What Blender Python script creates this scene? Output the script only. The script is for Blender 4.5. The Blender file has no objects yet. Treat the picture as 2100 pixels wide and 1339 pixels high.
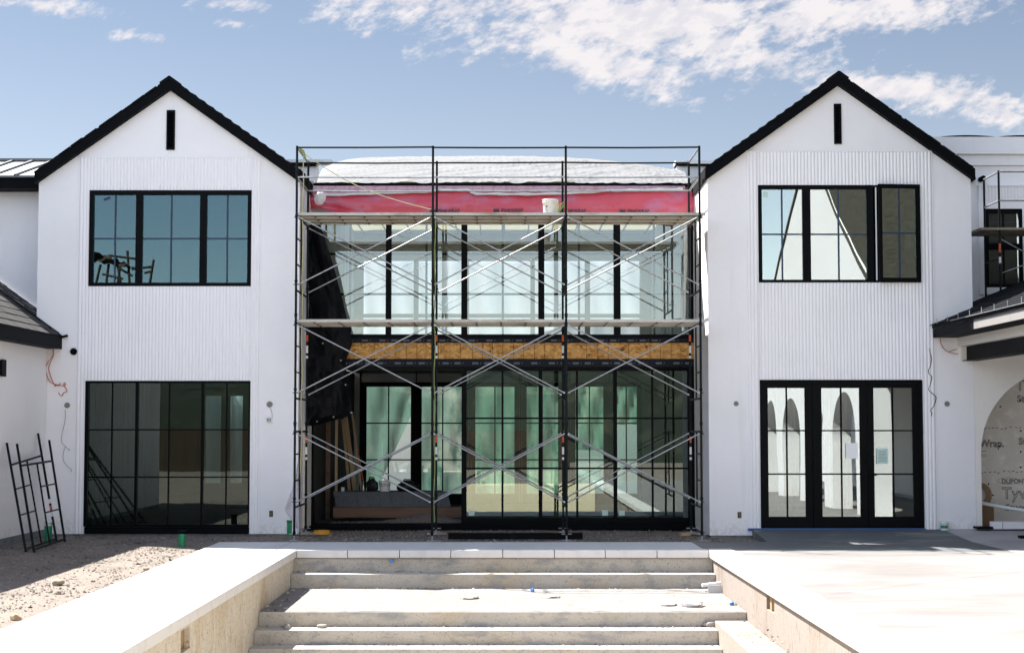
import bpy, bmesh, math, random
import numpy as np
from mathutils import Vector, Matrix, noise as mnoise
random.seed(7); rng = np.random.default_rng(7)
scn = bpy.context.scene
COL = scn.collection
R = math.radians
# ------------------------------------------------------------------ camera measurements -> metres
F, PX, PY, CZ = 3000.0, 1035.0, 716.0, 2.0
TH = math.atan(162/3000.0); CC, SS = math.cos(TH), math.sin(TH)
def ray(px, py):
    x = (px-PX)/F; y = -(py-PY)/F
    return (x, CC-y*SS, SS+y*CC)
def at(px, py, Y):
    r = ray(px, py); t = Y/r[1]
    return Vector((r[0]*t, Y, CZ+r[2]*t))
def gz(px, py, z):
    r = ray(px, py); t = (z-CZ)/r[2]
    return Vector((r[0]*t, r[1]*t, z))
def atx(px, py, X):
    r = ray(px, py); t = X/r[0]
    return Vector((X, r[1]*t, CZ+r[2]*t))
# ------------------------------------------------------------------ mesh builder
WORLD = {}
def tag(o, label=None, cat=None, group=None, kind=None):
    if label: o['label'] = label
    if cat: o['category'] = cat
    if group: o['group'] = group
    if kind: o['kind'] = kind
    return o
def empty(name, loc, label=None, cat=None, group=None):
    o = bpy.data.objects.new(name, None); COL.objects.link(o)
    o.location = loc; o.empty_display_size = .2
    WORLD[o.name] = Vector(loc)
    return tag(o, label, cat, group)
class MB:
    def __init__(s): s.v = []; s.f = []; s.sm = []
    def add(s, vs, fs, smooth=False):
        n = len(s.v); s.v += [tuple(p) for p in vs]
        for f in fs: s.f.append(tuple(i+n for i in f)); s.sm.append(smooth)
        return s
    def bm(s, b, smooth=False):
        b.verts.index_update()
        s.add([v.co[:] for v in b.verts], [[v.index for v in f.verts] for f in b.faces], smooth); b.free(); return s
    def box(s, x0, x1, y0, y1, z0, z1, bev=0):
        if x0 > x1: x0, x1 = x1, x0
        if y0 > y1: y0, y1 = y1, y0
        if z0 > z1: z0, z1 = z1, z0
        if bev:
            b = bmesh.new(); bmesh.ops.create_cube(b, size=1)
            for v in b.verts: v.co = Vector(((x0+x1)/2+v.co.x*(x1-x0), (y0+y1)/2+v.co.y*(y1-y0), (z0+z1)/2+v.co.z*(z1-z0)))
            bmesh.ops.bevel(b, geom=b.edges[:], offset=bev, segments=2, affect='EDGES', profile=.5)
            return s.bm(b)
        vs = [(x, y, z) for z in (z0, z1) for y in (y0, y1) for x in (x0, x1)]
        return s.add(vs, [(0,2,3,1),(4,5,7,6),(0,1,5,4),(2,6,7,3),(0,4,6,2),(1,3,7,5)])
    def obox(s, c, ax, ay, az, bev=0):      # centre and three half-axis vectors
        c, ax, ay, az = map(Vector, (c, ax, ay, az))
        vs = [c+ax*i+ay*j+az*k for k in (-1,1) for j in (-1,1) for i in (-1,1)]
        return s.add(vs, [(0,2,3,1),(4,5,7,6),(0,1,5,4),(2,6,7,3),(0,4,6,2),(1,3,7,5)])
    def plank(s, p, q, w, t, up=(0,0,1)):   # board from p to q
        p, q = Vector(p), Vector(q); d = (q-p); u = d.normalized(); up = Vector(up)
        sx = u.cross(up).normalized(); n = sx.cross(u).normalized()
        return s.obox((p+q)/2, d/2, sx*w/2, n*t/2)
    def tube(s, pts, r, n=8, caps=True):
        pts = [Vector(p) for p in pts]; m = len(pts); rs = r if isinstance(r, (list, tuple)) else [r]*m
        vs = []; prev = None
        for i, p in enumerate(pts):
            t = (pts[min(i+1, m-1)]-pts[max(i-1, 0)]).normalized()
            if prev is None:
                a = Vector((0,0,1)) if abs(t.z) < .9 else Vector((1,0,0)); x = t.cross(a).normalized()
            else: x = (prev-t*prev.dot(t)).normalized()
            prev = x; y = t.cross(x)
            for k in range(n):
                an = 2*math.pi*k/n; vs.append(p+(x*math.cos(an)+y*math.sin(an))*rs[i])
        fs = [(i*n+k, i*n+(k+1) % n, (i+1)*n+(k+1) % n, (i+1)*n+k) for i in range(m-1) for k in range(n)]
        s.add(vs, fs, True)
        if caps: s.add(vs[:n], [tuple(range(n))]); s.add(vs[-n:], [tuple(range(n))])
        return s
    def lathe(s, c, prof, n=20, axis='z'):
        vs = []; c = Vector(c)
        for r, h in prof:
            for k in range(n):
                a = 2*math.pi*k/n; u, w = r*math.cos(a), r*math.sin(a)
                vs.append(c+Vector((u, w, h)) if axis == 'z' else c+(Vector((u, h, w)) if axis == 'y' else Vector((h, u, w))))
        m = len(prof)
        s.add(vs, [(i*n+k, i*n+(k+1) % n, (i+1)*n+(k+1) % n, (i+1)*n+k) for i in range(m-1) for k in range(n)], True)
        if prof[0][0] > .002: s.add(vs[:n], [tuple(range(n))])
        if prof[-1][0] > .002: s.add(vs[-n:], [tuple(range(n))])
        return s
    def plate(s, loops, fn, w0, w1):        # 2D outline with holes, given thickness w0..w1
        b = bmesh.new(); es = []; per = []
        for lp in loops:
            vs = [b.verts.new((u, v, 0)) for u, v in lp]; per.append(len(vs))
            for i in range(len(vs)): es.append(b.edges.new((vs[i], vs[(i+1) % len(vs)])))
        bmesh.ops.triangle_fill(b, use_beauty=True, edges=es)
        b.verts.index_update()
        v2 = [v.co.copy() for v in b.verts]; fs = [[v.index for v in f.verts] for f in b.faces]; b.free()
        n = len(v2)
        vs = [fn(p.x, p.y, w0) for p in v2]+[fn(p.x, p.y, w1) for p in v2]
        F2 = [tuple(f) for f in fs]+[tuple(i+n for i in f[::-1]) for f in fs]
        k = 0
        for m in per:
            for i in range(m): a, c = k+i, k+(i+1) % m; F2.append((a, c, c+n, a+n))
            k += m
        return s.add(vs, F2)
    def grid(s, P, smooth=True):            # P[i][j] points
        m, n = len(P), len(P[0])
        return s.add([p for row in P for p in row], [(i*n+j, i*n+j+1, (i+1)*n+j+1, (i+1)*n+j) for i in range(m-1) for j in range(n-1)], smooth)
    def build(s, name, mat, parent=None, recalc=True):
        V = np.array(s.v, dtype=float)
        if parent is None:
            lo, hi = V.min(0), V.max(0); org = Vector(((lo[0]+hi[0])/2, (lo[1]+hi[1])/2, lo[2]))
        else: org = WORLD[parent.name]
        me = bpy.data.meshes.new(name)
        me.from_pydata((V-np.array(org)).tolist(), [], s.f)
        me.polygons.foreach_set('use_smooth', s.sm)
        if recalc:
            b = bmesh.new(); b.from_mesh(me); bmesh.ops.recalc_face_normals(b, faces=b.faces[:]); b.to_mesh(me); b.free()
        me.materials.append(mat)
        o = bpy.data.objects.new(name, me); COL.objects.link(o)
        if parent is None: o.location = org
        else: o.parent = parent
        WORLD[o.name] = org
        return o
XZ = lambda u, v, w: (u, w, v)
YZ = lambda u, v, w: (w, u, v)
XY = lambda u, v, w: (u, v, w)
def rect(a, b, c, d): return [(a, c), (b, c), (b, d), (a, d)]
def copy_tree(o, parent=None, off=None):
    c = o.copy(); COL.objects.link(c)
    if parent is not None: c.parent = parent
    if off is not None: c.location = o.location+Vector(off)
    WORLD[c.name] = WORLD[o.name]+Vector(off or (0,0,0))
    for ch in list(o.children): copy_tree(ch, c)
    return c
def text(s, size, origin, xdir, zdir, mat, parent, name='lettering', ext=.002, outline=0, align='LEFT', sx=1.0, bold=0):
    cu = bpy.data.curves.new('t', 'FONT'); cu.body = s; cu.size = size; cu.align_x = align; cu.resolution_u = 3
    if outline: cu.fill_mode = 'NONE'; cu.bevel_depth = outline; cu.bevel_resolution = 0
    else: cu.extrude = ext
    cu.offset = bold
    t = bpy.data.objects.new('t', cu); COL.objects.link(t)
    bpy.context.view_layer.update()
    me = bpy.data.meshes.new_from_object(t.evaluated_get(bpy.context.evaluated_depsgraph_get()))
    bpy.data.objects.remove(t); bpy.data.curves.remove(cu)
    X, Z = Vector(xdir).normalized(), Vector(zdir).normalized(); N = X.cross(Z)
    o0 = Vector(origin); org = WORLD[parent.name] if parent else o0
    for v in me.vertices: v.co = o0+X*v.co.x*sx+Z*v.co.y+N*v.co.z-org
    me.materials.clear(); me.materials.append(mat)
    o = bpy.data.objects.new(name, me); COL.objects.link(o)
    if parent: o.parent = parent
    else: o.location = o0
    WORLD[o.name] = org
    return o
# ------------------------------------------------------------------ materials
def nodes(name):
    m = bpy.data.materials.new(name); m.use_nodes = True; nt = m.node_tree; nt.nodes.clear()
    out = nt.nodes.new('ShaderNodeOutputMaterial'); return m, nt, out
def pos(nt, sc=(1,1,1)):
    g = nt.nodes.new('ShaderNodeNewGeometry'); mp = nt.nodes.new('ShaderNodeMapping'); mp.inputs['Scale'].default_value = sc
    nt.links.new(g.outputs['Position'], mp.inputs['Vector']); return mp.outputs[0]
def noise(nt, scale, detail=4, sc=(1,1,1), rough=.55, dist=0):
    n = nt.nodes.new('ShaderNodeTexNoise'); n.inputs['Scale'].default_value = scale; n.inputs['Detail'].default_value = detail
    n.inputs['Roughness'].default_value = rough; n.inputs['Distortion'].default_value = dist
    nt.links.new(pos(nt, sc), n.inputs['Vector']); return n.outputs['Fac']
def ramp(nt, fac, lo, hi, a=0., b=1.):
    r = nt.nodes.new('ShaderNodeMapRange'); r.interpolation_type = 'SMOOTHSTEP'
    for k, v in (('From Min', lo), ('From Max', hi), ('To Min', a), ('To Max', b)): r.inputs[k].default_value = v
    nt.links.new(fac, r.inputs['Value']); return r.outputs[0]
def math2(nt, op, a, b=None, c=None):
    m = nt.nodes.new('ShaderNodeMath'); m.operation = op
    for i, x in enumerate((a, b, c)):
        if x is None: continue
        if isinstance(x, (int, float)): m.inputs[i].default_value = x
        else: nt.links.new(x, m.inputs[i])
    return m.outputs[0]
def mixc(nt, fac, a, b):
    m = nt.nodes.new('ShaderNodeMix'); m.data_type = 'RGBA'
    if isinstance(fac, (int, float)): m.inputs['Factor'].default_value = fac
    else: nt.links.new(fac, m.inputs['Factor'])
    for nm, x in (('A', a), ('B', b)):
        sk = [i for i in m.inputs if i.name == nm and i.type == 'RGBA'][0]
        if isinstance(x, (tuple, list)): sk.default_value = (*x[:3], 1)
        else: nt.links.new(x, sk)
    return [o for o in m.outputs if o.type == 'RGBA'][0]
def M(name, base, rough=.6, metal=0., var=(), bump=(), spec=.5, island=None, extra=None, coat=0):
    """var: (scale, colour, lo, hi, stretch) noise layers; bump: (scale, strength, stretch)"""
    m, nt, out = nodes(name); p = nt.nodes.new('ShaderNodeBsdfPrincipled')
    p.inputs['Roughness'].default_value = rough; p.inputs['Metallic'].default_value = metal
    p.inputs['Specular IOR Level'].default_value = spec; p.inputs['Coat Weight'].default_value = coat
    col = tuple(base)
    if island:
        g = nt.nodes.new('ShaderNodeNewGeometry'); cr = nt.nodes.new('ShaderNodeValToRGB'); cr.color_ramp.interpolation = 'CONSTANT'
        els = cr.color_ramp.elements
        for i, c in enumerate(island):
            e = els[i] if i < 2 else els.new(.5)
            e.position = i/len(island); e.color = (*c, 1)
        nt.links.new(g.outputs['Random Per Island'], cr.inputs['Fac']); col = cr.outputs['Color']
    for v in var:
        f = ramp(nt, noise(nt, v[0], 6, v[4] if len(v) > 4 else (1,1,1)), v[2], v[3]); col = mixc(nt, f, col, v[1])
    if extra: col = extra(nt, col)
    if isinstance(col, tuple): p.inputs['Base Color'].default_value = (*col, 1)
    else: nt.links.new(col, p.inputs['Base Color'])
    last = None
    for b in bump:
        bn = nt.nodes.new('ShaderNodeBump'); bn.inputs['Strength'].default_value = b[1]; bn.inputs['Distance'].default_value = b[3] if len(b) > 3 else .01
        nt.links.new(noise(nt, b[0], 5, b[2] if len(b) > 2 else (1,1,1)), bn.inputs['Height'])
        if last: nt.links.new(last, bn.inputs['Normal'])
        last = bn.outputs[0]
    if last: nt.links.new(last, p.inputs['Normal'])
    nt.links.new(p.outputs[0], out.inputs[0]); return m
def GLASS(name, refl=.1, tint=(.9,.96,.94), wave=.0, gcol=(.93,.98,.97)):
    m, nt, out = nodes(name); t = nt.nodes.new('ShaderNodeBsdfTransparent'); t.inputs[0].default_value = (*tint, 1)
    g = nt.nodes.new('ShaderNodeBsdfGlossy'); g.inputs['Roughness'].default_value = 0.0; g.inputs['Color'].default_value = (*gcol,1)
    fr = nt.nodes.new('ShaderNodeFresnel'); fr.inputs[0].default_value = 1.45
    f = math2(nt, 'MINIMUM', math2(nt, 'ADD', fr.outputs[0], refl), 1.0)
    if wave:
        bn = nt.nodes.new('ShaderNodeBump'); bn.inputs['Strength'].default_value = wave; bn.inputs['Distance'].default_value = .02
        nt.links.new(noise(nt, 1.1, 1, (1,1,.5)), bn.inputs['Height']); nt.links.new(bn.outputs[0], g.inputs['Normal'])
    mx = nt.nodes.new('ShaderNodeMixShader'); nt.links.new(f, mx.inputs[0]); nt.links.new(t.outputs[0], mx.inputs[1]); nt.links.new(g.outputs[0], mx.inputs[2])
    nt.links.new(mx.outputs[0], out.inputs[0]); return m
def SHEET(name, col, trans=.6, clear=.0, var=None, gloss=.06):
    """thin plastic sheeting: diffuse reflection and diffuse transmission, partly clear"""
    m, nt, out = nodes(name); d = nt.nodes.new('ShaderNodeBsdfDiffuse'); tr = nt.nodes.new('ShaderNodeBsdfTranslucent'); tp = nt.nodes.new('ShaderNodeBsdfTransparent')
    gl = nt.nodes.new('ShaderNodeBsdfGlossy'); gl.inputs['Roughness'].default_value = .3
    c = tuple(col)
    for v in (var or ()): c = mixc(nt, ramp(nt, noise(nt, v[0], 4, v[4]), v[2], v[3]), c, v[1])
    for n in (d, tr):
        if isinstance(c, tuple): n.inputs['Color'].default_value = (*c, 1)
        else: nt.links.new(c, n.inputs['Color'])
    def mix(f, a, b):
        x = nt.nodes.new('ShaderNodeMixShader'); x.inputs[0].default_value = f; nt.links.new(a, x.inputs[1]); nt.links.new(b, x.inputs[2]); return x.outputs[0]
    s = mix(trans, d.outputs[0], tr.outputs[0])
    if gloss: s = mix(gloss, s, gl.outputs[0])
    if clear: s = mix(clear, s, tp.outputs[0])
    nt.links.new(s, out.inputs[0]); return m
W = (.86,.845,.85)
def splash(nt, col):
    g = nt.nodes.new('ShaderNodeNewGeometry'); sp = nt.nodes.new('ShaderNodeSeparateXYZ'); nt.links.new(g.outputs['Position'], sp.inputs[0])
    z = math2(nt, 'ADD', sp.outputs[2], math2(nt, 'MULTIPLY', noise(nt, 2.2, 5, (1,1,.5)), -.5))
    f = math2(nt, 'MULTIPLY', ramp(nt, z, .18, -.22), ramp(nt, noise(nt, 14, 4), .40, .62))
    c = mixc(nt, math2(nt, 'MULTIPLY', f, .42), col, (.52,.46,.40))
    s = ramp(nt, noise(nt, 5, 4, (1,1,.06)), .62, .74)
    return mixc(nt, math2(nt, 'MULTIPLY', s, .22), c, (.68,.66,.64))
m_stucco = M('white_stucco', W, .85, var=((.7,(.81,.80,.805),.45,.75),(9,(.835,.825,.825),.5,.8)), bump=((160,.30),(14,.16),(1.6,.25)), extra=splash)
m_flute = M('white_fluting', (.86,.845,.85), .6, var=((1.2,(.82,.81,.815),.5,.8),), bump=())
m_warm_bounce = M('cream_bounce_stucco', (.84,.81,.76), .85, var=((.7,(.79,.76,.71),.45,.75),(9,(.81,.78,.74),.5,.8)), bump=((160,.28),(14,.12)))  # cream, with warm bounced light tinted into the porch wall colour
m_black = M('black_metal', (.0025,.003,.0038), .5, var=((3,(.0045,.005,.006),.5,.8),), spec=.07)
m_fascia = M('black_fascia', (.0028,.0034,.0045), .6, var=((2,(.005,.0058,.007),.5,.8,(1,1,4)),), spec=.06)
m_fascia_sun = M('fascia_sun_tone', (.22,.205,.195), .6, var=((5,(.13,.125,.12),.5,.7,(1,1,.2)),))  # sunlit tone of the black fascia, put into the colour
def shingle_extra(nt, col):
    return col
m_shingle = M('asphalt_shingle', (.006,.007,.009), .9, spec=.1, var=((30,(.012,.013,.015),.5,.75),(2,(.004,.0045,.006),.5,.7)), bump=((120,.4),))
m_shingle2 = M('grey_shingle', (.04,.039,.038), .85, spec=.2, island=((.04,.039,.038),(.05,.047,.044),(.032,.032,.033),(.045,.043,.041)), bump=((120,.4),))
m_seam = M('metal_roof_glare', (.50,.52,.53), .42, .35, var=((2,(.42,.44,.45),.4,.7),))  # dark roof metal; sun glare is put into this pale base
m_seam_shade = M('seam_shade_metal', (.12,.125,.13), .5, .3)  # shading on the seam sides, painted as a darker metal
m_fdn = M('foundation', (.17,.18,.185), .9, var=((6,(.11,.115,.12),.45,.7),), bump=((60,.3),))
m_conc = M('walkway_concrete', (.61,.60,.58), .75, var=((1.3,(.55,.54,.52),.4,.7,(1,.25,1)),(14,(.57,.56,.545),.5,.75)), bump=((90,.1),))
m_cope = M('coping_stone', (.66,.64,.61), .7, var=((5,(.60,.585,.56),.45,.7),), bump=((120,.1),))
def wet(nt, col):
    g = nt.nodes.new('ShaderNodeNewGeometry'); sp = nt.nodes.new('ShaderNodeSeparateXYZ'); nt.links.new(g.outputs['Position'], sp.inputs[0])
    n1 = noise(nt, .9, 5, (1,1.4,1)); x, y = sp.outputs[0], sp.outputs[1]
    yy = math2(nt, 'ADD', y, math2(nt, 'MULTIPLY', math2(nt, 'SUBTRACT', n1, .5), .5))
    a = ramp(nt, yy, 23.0, 23.3)
    xx = math2(nt, 'ADD', math2(nt, 'ADD', x, math2(nt, 'MULTIPLY', y, .55)), math2(nt, 'MULTIPLY', math2(nt, 'SUBTRACT', n1, .5), 2.0))
    b = ramp(nt, xx, 16.6, 18.0); c = ramp(nt, x, 8.02, 7.98)
    f = math2(nt, 'MULTIPLY', math2(nt, 'MULTIPLY', a, b), c)
    dry = ramp(nt, noise(nt, .8, 5, (1,2.2,1), .6, .6), .52, .72)
    wetc = mixc(nt, dry, (.085,.095,.098), (.22,.22,.205))
    return mixc(nt, math2(nt, 'MULTIPLY', f, .96), col, wetc)
m_patio = M('patio_concrete', (.200,.190,.183), .7, var=((.45,(.150,.138,.130),.42,.66,(1,1.6,1)),(3,(.185,.17,.156),.5,.7,(.5,2,1)),(.9,(.17,.155,.142),.55,.60,(.3,2.5,1)),(26,(.17,.155,.14),.6,.7)), bump=((90,.08),), extra=wet)
m_porch = M('porch_concrete', (.36,.36,.36), .75, var=((1,(.30,.30,.30),.4,.65),), bump=((90,.08),))
m_pale = M('pale_stone', (.30,.275,.25), .9, var=((9,(.22,.195,.17),.45,.65),), bump=((40,.4),))
m_sun_dust = M('landing_sun_dust', (.195,.178,.165), .95, var=((1.1,(.225,.21,.20),.4,.6),(7,(.165,.145,.128),.52,.68),(38,(.11,.085,.065),.60,.68),(90,(.075,.055,.04),.66,.72)), bump=((50,.5),(9,.3)))  # dust specks; base tone lowered to temper the sunlight on the landing
m_joint = M('joint_dark', (.12,.115,.11), .9)
def grime(nt, col):
    c = mixc(nt, ramp(nt, noise(nt, 60, 3), .62, .70), col, (.14,.12,.09)); return c
m_pool = M('stained_concrete', (.58,.51,.40), .9, var=((1.1,(.47,.37,.23),.48,.72,(1,1,.4)),(4,(.62,.57,.48),.5,.7,(1,1,.5)),(18,(.36,.29,.19),.56,.70,(1,1,.35)),(42,(.24,.18,.11),.58,.68,(1,1,.5))), bump=((40,.35),(8,.2)), extra=grime)
m_poolr = M('pale_concrete', (.25,.215,.185), .9, var=((1.1,(.21,.165,.128),.5,.72,(1,1,.4)),(18,(.165,.13,.10),.55,.70,(1,1,.35)),(42,(.13,.10,.075),.60,.70,(1,1,.5))), bump=((40,.35),(8,.2)), extra=grime)
m_step = M('step_concrete', (.46,.42,.36), .9, var=((.8,(.45,.37,.26),.5,.72,(1,1,2)),(5,(.33,.315,.29),.5,.7),(1.6,(.29,.285,.275),.55,.7,(1,1,3)),(26,(.30,.26,.20),.58,.70),(60,(.22,.19,.15),.62,.70)), bump=((50,.4),(9,.2)), extra=grime)
m_dirt = M('dirt', (.19,.155,.126), .95, var=((1.2,(.14,.116,.095),.4,.65),(25,(.235,.195,.162),.5,.7)), bump=((30,.7,(1,1,1),.03),(140,.5)))
m_gravel = M('gravel', (.3,.28,.26), .9, island=((.15,.13,.112),(.20,.172,.148),(.085,.08,.076),(.26,.225,.19),(.16,.146,.134),(.33,.30,.265)))
m_rubble = M('rubble', (.30,.26,.22), .9, island=((.34,.31,.27),(.16,.125,.10),(.42,.39,.35),(.10,.08,.065),(.24,.2,.165)), bump=((60,.3),))
m_post = M('scaffold_paint', (.004,.007,.008), .5, spec=.15, var=((30,(.012,.015,.014),.6,.7),(60,(.10,.05,.03),.72,.76)))
m_galv = M('galvanised_steel', (.36,.37,.37), .42, .65, var=((14,(.22,.22,.215),.5,.7),))
m_alu = M('weathered_plank', (.50,.48,.43), .6, .25, var=((6,(.30,.27,.21),.5,.7,(.2,1,1)),(40,(.62,.61,.58),.55,.7)))
m_ply = M('deck_plywood', (.20,.165,.11), .85, var=((5,(.11,.09,.06),.45,.7,(.15,3,3)),))
m_wood = M('scaffold_board', (.30,.25,.19), .85, var=((5,(.19,.155,.115),.45,.7,(.15,3,3)),), bump=((20,.3,(.1,1,1)),))
m_lumber = M('lumber', (.42,.29,.16), .8, var=((4,(.30,.19,.10),.45,.7,(3,3,.2)),))
m_brown = M('brown_timber', (.16,.09,.055), .85, var=((4,(.10,.06,.04),.45,.7,(.2,3,3)),))
def osb(nt, col):
    v = nt.nodes.new('ShaderNodeTexVoronoi'); v.inputs['Scale'].default_value = 15; v.inputs['Randomness'].default_value = 1
    mp = pos(nt, (1,1,1.7)); nn = nt.nodes.new('ShaderNodeTexNoise'); nn.inputs['Scale'].default_value = 9
    nt.links.new(mp, nn.inputs['Vector'])
    ad = nt.nodes.new('ShaderNodeVectorMath'); ad.operation = 'MULTIPLY_ADD'; ad.inputs[1].default_value = (.25,.25,.25)
    nt.links.new(nn.outputs['Color'], ad.inputs[0]); nt.links.new(mp, ad.inputs[2]); nt.links.new(ad.outputs[0], v.inputs['Vector'])
    sp = nt.nodes.new('ShaderNodeSeparateColor'); nt.links.new(v.outputs['Color'], sp.inputs[0])
    return mixc(nt, sp.outputs[0], (.34,.14,.025), (.76,.43,.13))
m_osb = M('osb', (.6,.35,.1), .8, extra=osb, var=())
m_tape = M('flashing_tape', (.006,.008,.014), .4, spec=.15)
m_print = M('tape_print', (.09,.10,.12), .6)
m_ink = M('ink', (.03,.02,.03), .7)
m_pinkink = M('dark_print', (.06,.03,.05), .7)
m_pink = SHEET('pink_wrap', (.78,.095,.145), .25, 0, ((1.5,(.68,.19,.31),.45,.65,(1,1,2.5)),), .05)
m_pinkpale = SHEET('pale_pink_film', (.70,.42,.50), .3, 0, ((14,(.62,.30,.38),.5,.6,(1,1,.3)),), .1)
m_white_sheet = SHEET('white_sheeting', (.33,.333,.338), .40, 0, None, .05)
m_rear_glow = SHEET('rear_glow_film', (.66,.69,.73), .29, .03, ((1.2,(.58,.64,.68),.4,.65,(1,1,.4)),), .03)  # white film added over rear openings so they show brighter than sky
m_ceil = SHEET('ceiling_film', (.62,.585,.46), .55, 0, None, 0)
m_green_sheet = SHEET('green_film', (.23,.37,.30), .24, .10, ((.9,(.50,.56,.47),.45,.62,(1,1,.8)),(2.6,(.08,.24,.18),.52,.70,(1.4,1,.6))), .03)
m_tarp = M('black_tarp', (.003,.0035,.005), .55, var=((5,(.006,.0065,.008),.5,.7),), bump=((5,.5,(1,1,.4),.03),(40,.2)), spec=.15)
m_tyvek = M('house_wrap', (.76,.72,.64), .7, var=((.9,(.66,.62,.55),.4,.65),(5,(.80,.77,.70),.5,.7),(40,(.68,.65,.58),.55,.7)), bump=((8,.25),))
m_wrapink = M('wrap_print', (.19,.185,.18), .8)
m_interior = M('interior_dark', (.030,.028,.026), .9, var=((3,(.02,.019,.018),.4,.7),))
m_hallwall = M('hall_side_film', (.34,.41,.42), .5, var=((6,(.26,.33,.35),.45,.6,(1,1.5,.08)),(14,(.44,.50,.50),.55,.65,(1,1.5,.05))))
m_rear = M('rear_wall_board', (.42,.43,.44), .8, var=((2,(.36,.37,.38),.4,.7),))
m_bar = M('blue_grey_bar', (.012,.035,.075), .5)
m_stud = M('stud_wood', (.36,.27,.17), .85)
m_rafter = M('rafter_wood', (.20,.15,.09), .85)
m_greenpipe = M('green_pvc', (.010,.22,.095), .35, var=((12,(.05,.28,.16),.62,.7),))
m_whitecap = M('white_cap', (.72,.74,.72), .5)
m_bucket = M('white_plastic', (.80,.79,.76), .4, var=((9,(.66,.63,.58),.6,.75),))
m_yellow = M('yellow_hose', (.65,.32,.03), .5)
m_blue = M('blue_tape', (.025,.10,.30), .6)
m_bluefoil = M('blue_plastic', (.08,.22,.55), .35)
m_paper = M('paper', (.90,.90,.88), .8)
m_paperg = M('green_paper', (.55,.70,.63), .8)
m_orange = M('orange_wire', (.50,.13,.05), .5)
m_darkwire = M('dark_wire', (.03,.03,.03), .5)
m_greywire = M('grey_wire', (.25,.24,.22), .5)
m_red = M('red_sticker', (.55,.10,.03), .5); m_whitest = M('white_sticker', (.75,.74,.72), .5)
m_rope = M('green_rope', (.28,.33,.10), .8); m_yrope = M('yellow_rope', (.50,.46,.22), .8)
m_slate = M('slate', (.10,.105,.11), .7, var=((30,(.06,.063,.068),.45,.65,(3,1,.1)),))
m_card = M('cardboard', (.20,.12,.065), .85)
m_foam = M('white_foam', (.78,.77,.78), .7)
m_bag = M('black_bag', (.008,.008,.009), .5)
m_cloth = SHEET('white_cloth', (.78,.75,.80), .3, 0, None, .0)
m_hole = M('niche_foam', (.30,.19,.08), .9, var=((6,(.17,.10,.045),.45,.6),))
m_dark = M('dark_steel', (.003,.0034,.004), .55, spec=.08, var=((8,(.008,.008,.008),.6,.72),))
m_grate = M('box_dark', (.05,.05,.045), .7, var=((60,(.30,.29,.26),.55,.6),))
m_outlet = M('outlet_wires', (.05,.04,.015), .7, var=((60,(.30,.22,.06),.5,.6),))
m_fence = M('fence_boards', (.075,.05,.032), .85, var=((3,(.04,.027,.018),.4,.7,(6,1,.2)),))
m_hill = M('hillside_scrub', (.018,.024,.014), .95, var=((.08,(.009,.014,.008),.42,.6),(.6,(.038,.04,.024),.5,.7)))
m_olive = M('brown_shingle', (.060,.055,.036), .9, var=((3.5,(.030,.028,.018),.42,.60,(1,.5,7)),(11,(.075,.07,.048),.55,.65,(1,.4,6))))
g_sky = GLASS('glass_reflective', .03, (.6,.75,.8), 0, (.66,.92,1.0))
g_right = GLASS('glass_mirrored', .20, (.6,.68,.66), .10)
g_hall = GLASS('glass_hall', .045, (.90,.965,.95))
g_hallu = GLASS('glass_upper_hall', .045, (.90,.945,.955))
m_knot = SHEET('white_film', (.80,.79,.79), .3, 0, None, .08)
g_hall2 = GLASS('glass_slider', .07, (.84,.95,.90))
g_low = GLASS('glass_lower', .045, (.42,.52,.50), .08, (.84,.95,.90))
g_dim = GLASS('glass_dim', .0, (.5,.55,.55), 0, (.5,.6,.6))
SAT, VAL, CL0, CL1, CB, EXPO = .82, 1.0, -.02, .62, 2.0, 2.02
FRONT = (.245,.242,.236); BACK = (1.15,1.0,.87); LOWK = (1.14,1.07,1.02)
# ------------------------------------------------------------------ ground, pool, walkways
PL, PR = -3.36, 3.31          # pool walls
POOLY = 4.0
gd = MB()
far = 400
for a, b, c, d in ((-far, PL-.3, -far, far), (PR+.3, far, -far, far), (PL-.3, PR+.3, 24.0, far), (PL-.3, PR+.3, -far, POOLY-.3)):
    gd.add([(a,c,-.03),(b,c,-.03),(b,d,-.03),(a,d,-.03)], [(0,1,2,3)])
tag(gd.build('ground', m_dirt), kind='structure')
tag(MB().box(PL-.3, PR+.3, POOLY-.3, 24, -1.9, -1.6).build('pool_floor', m_step), kind='structure')
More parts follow.
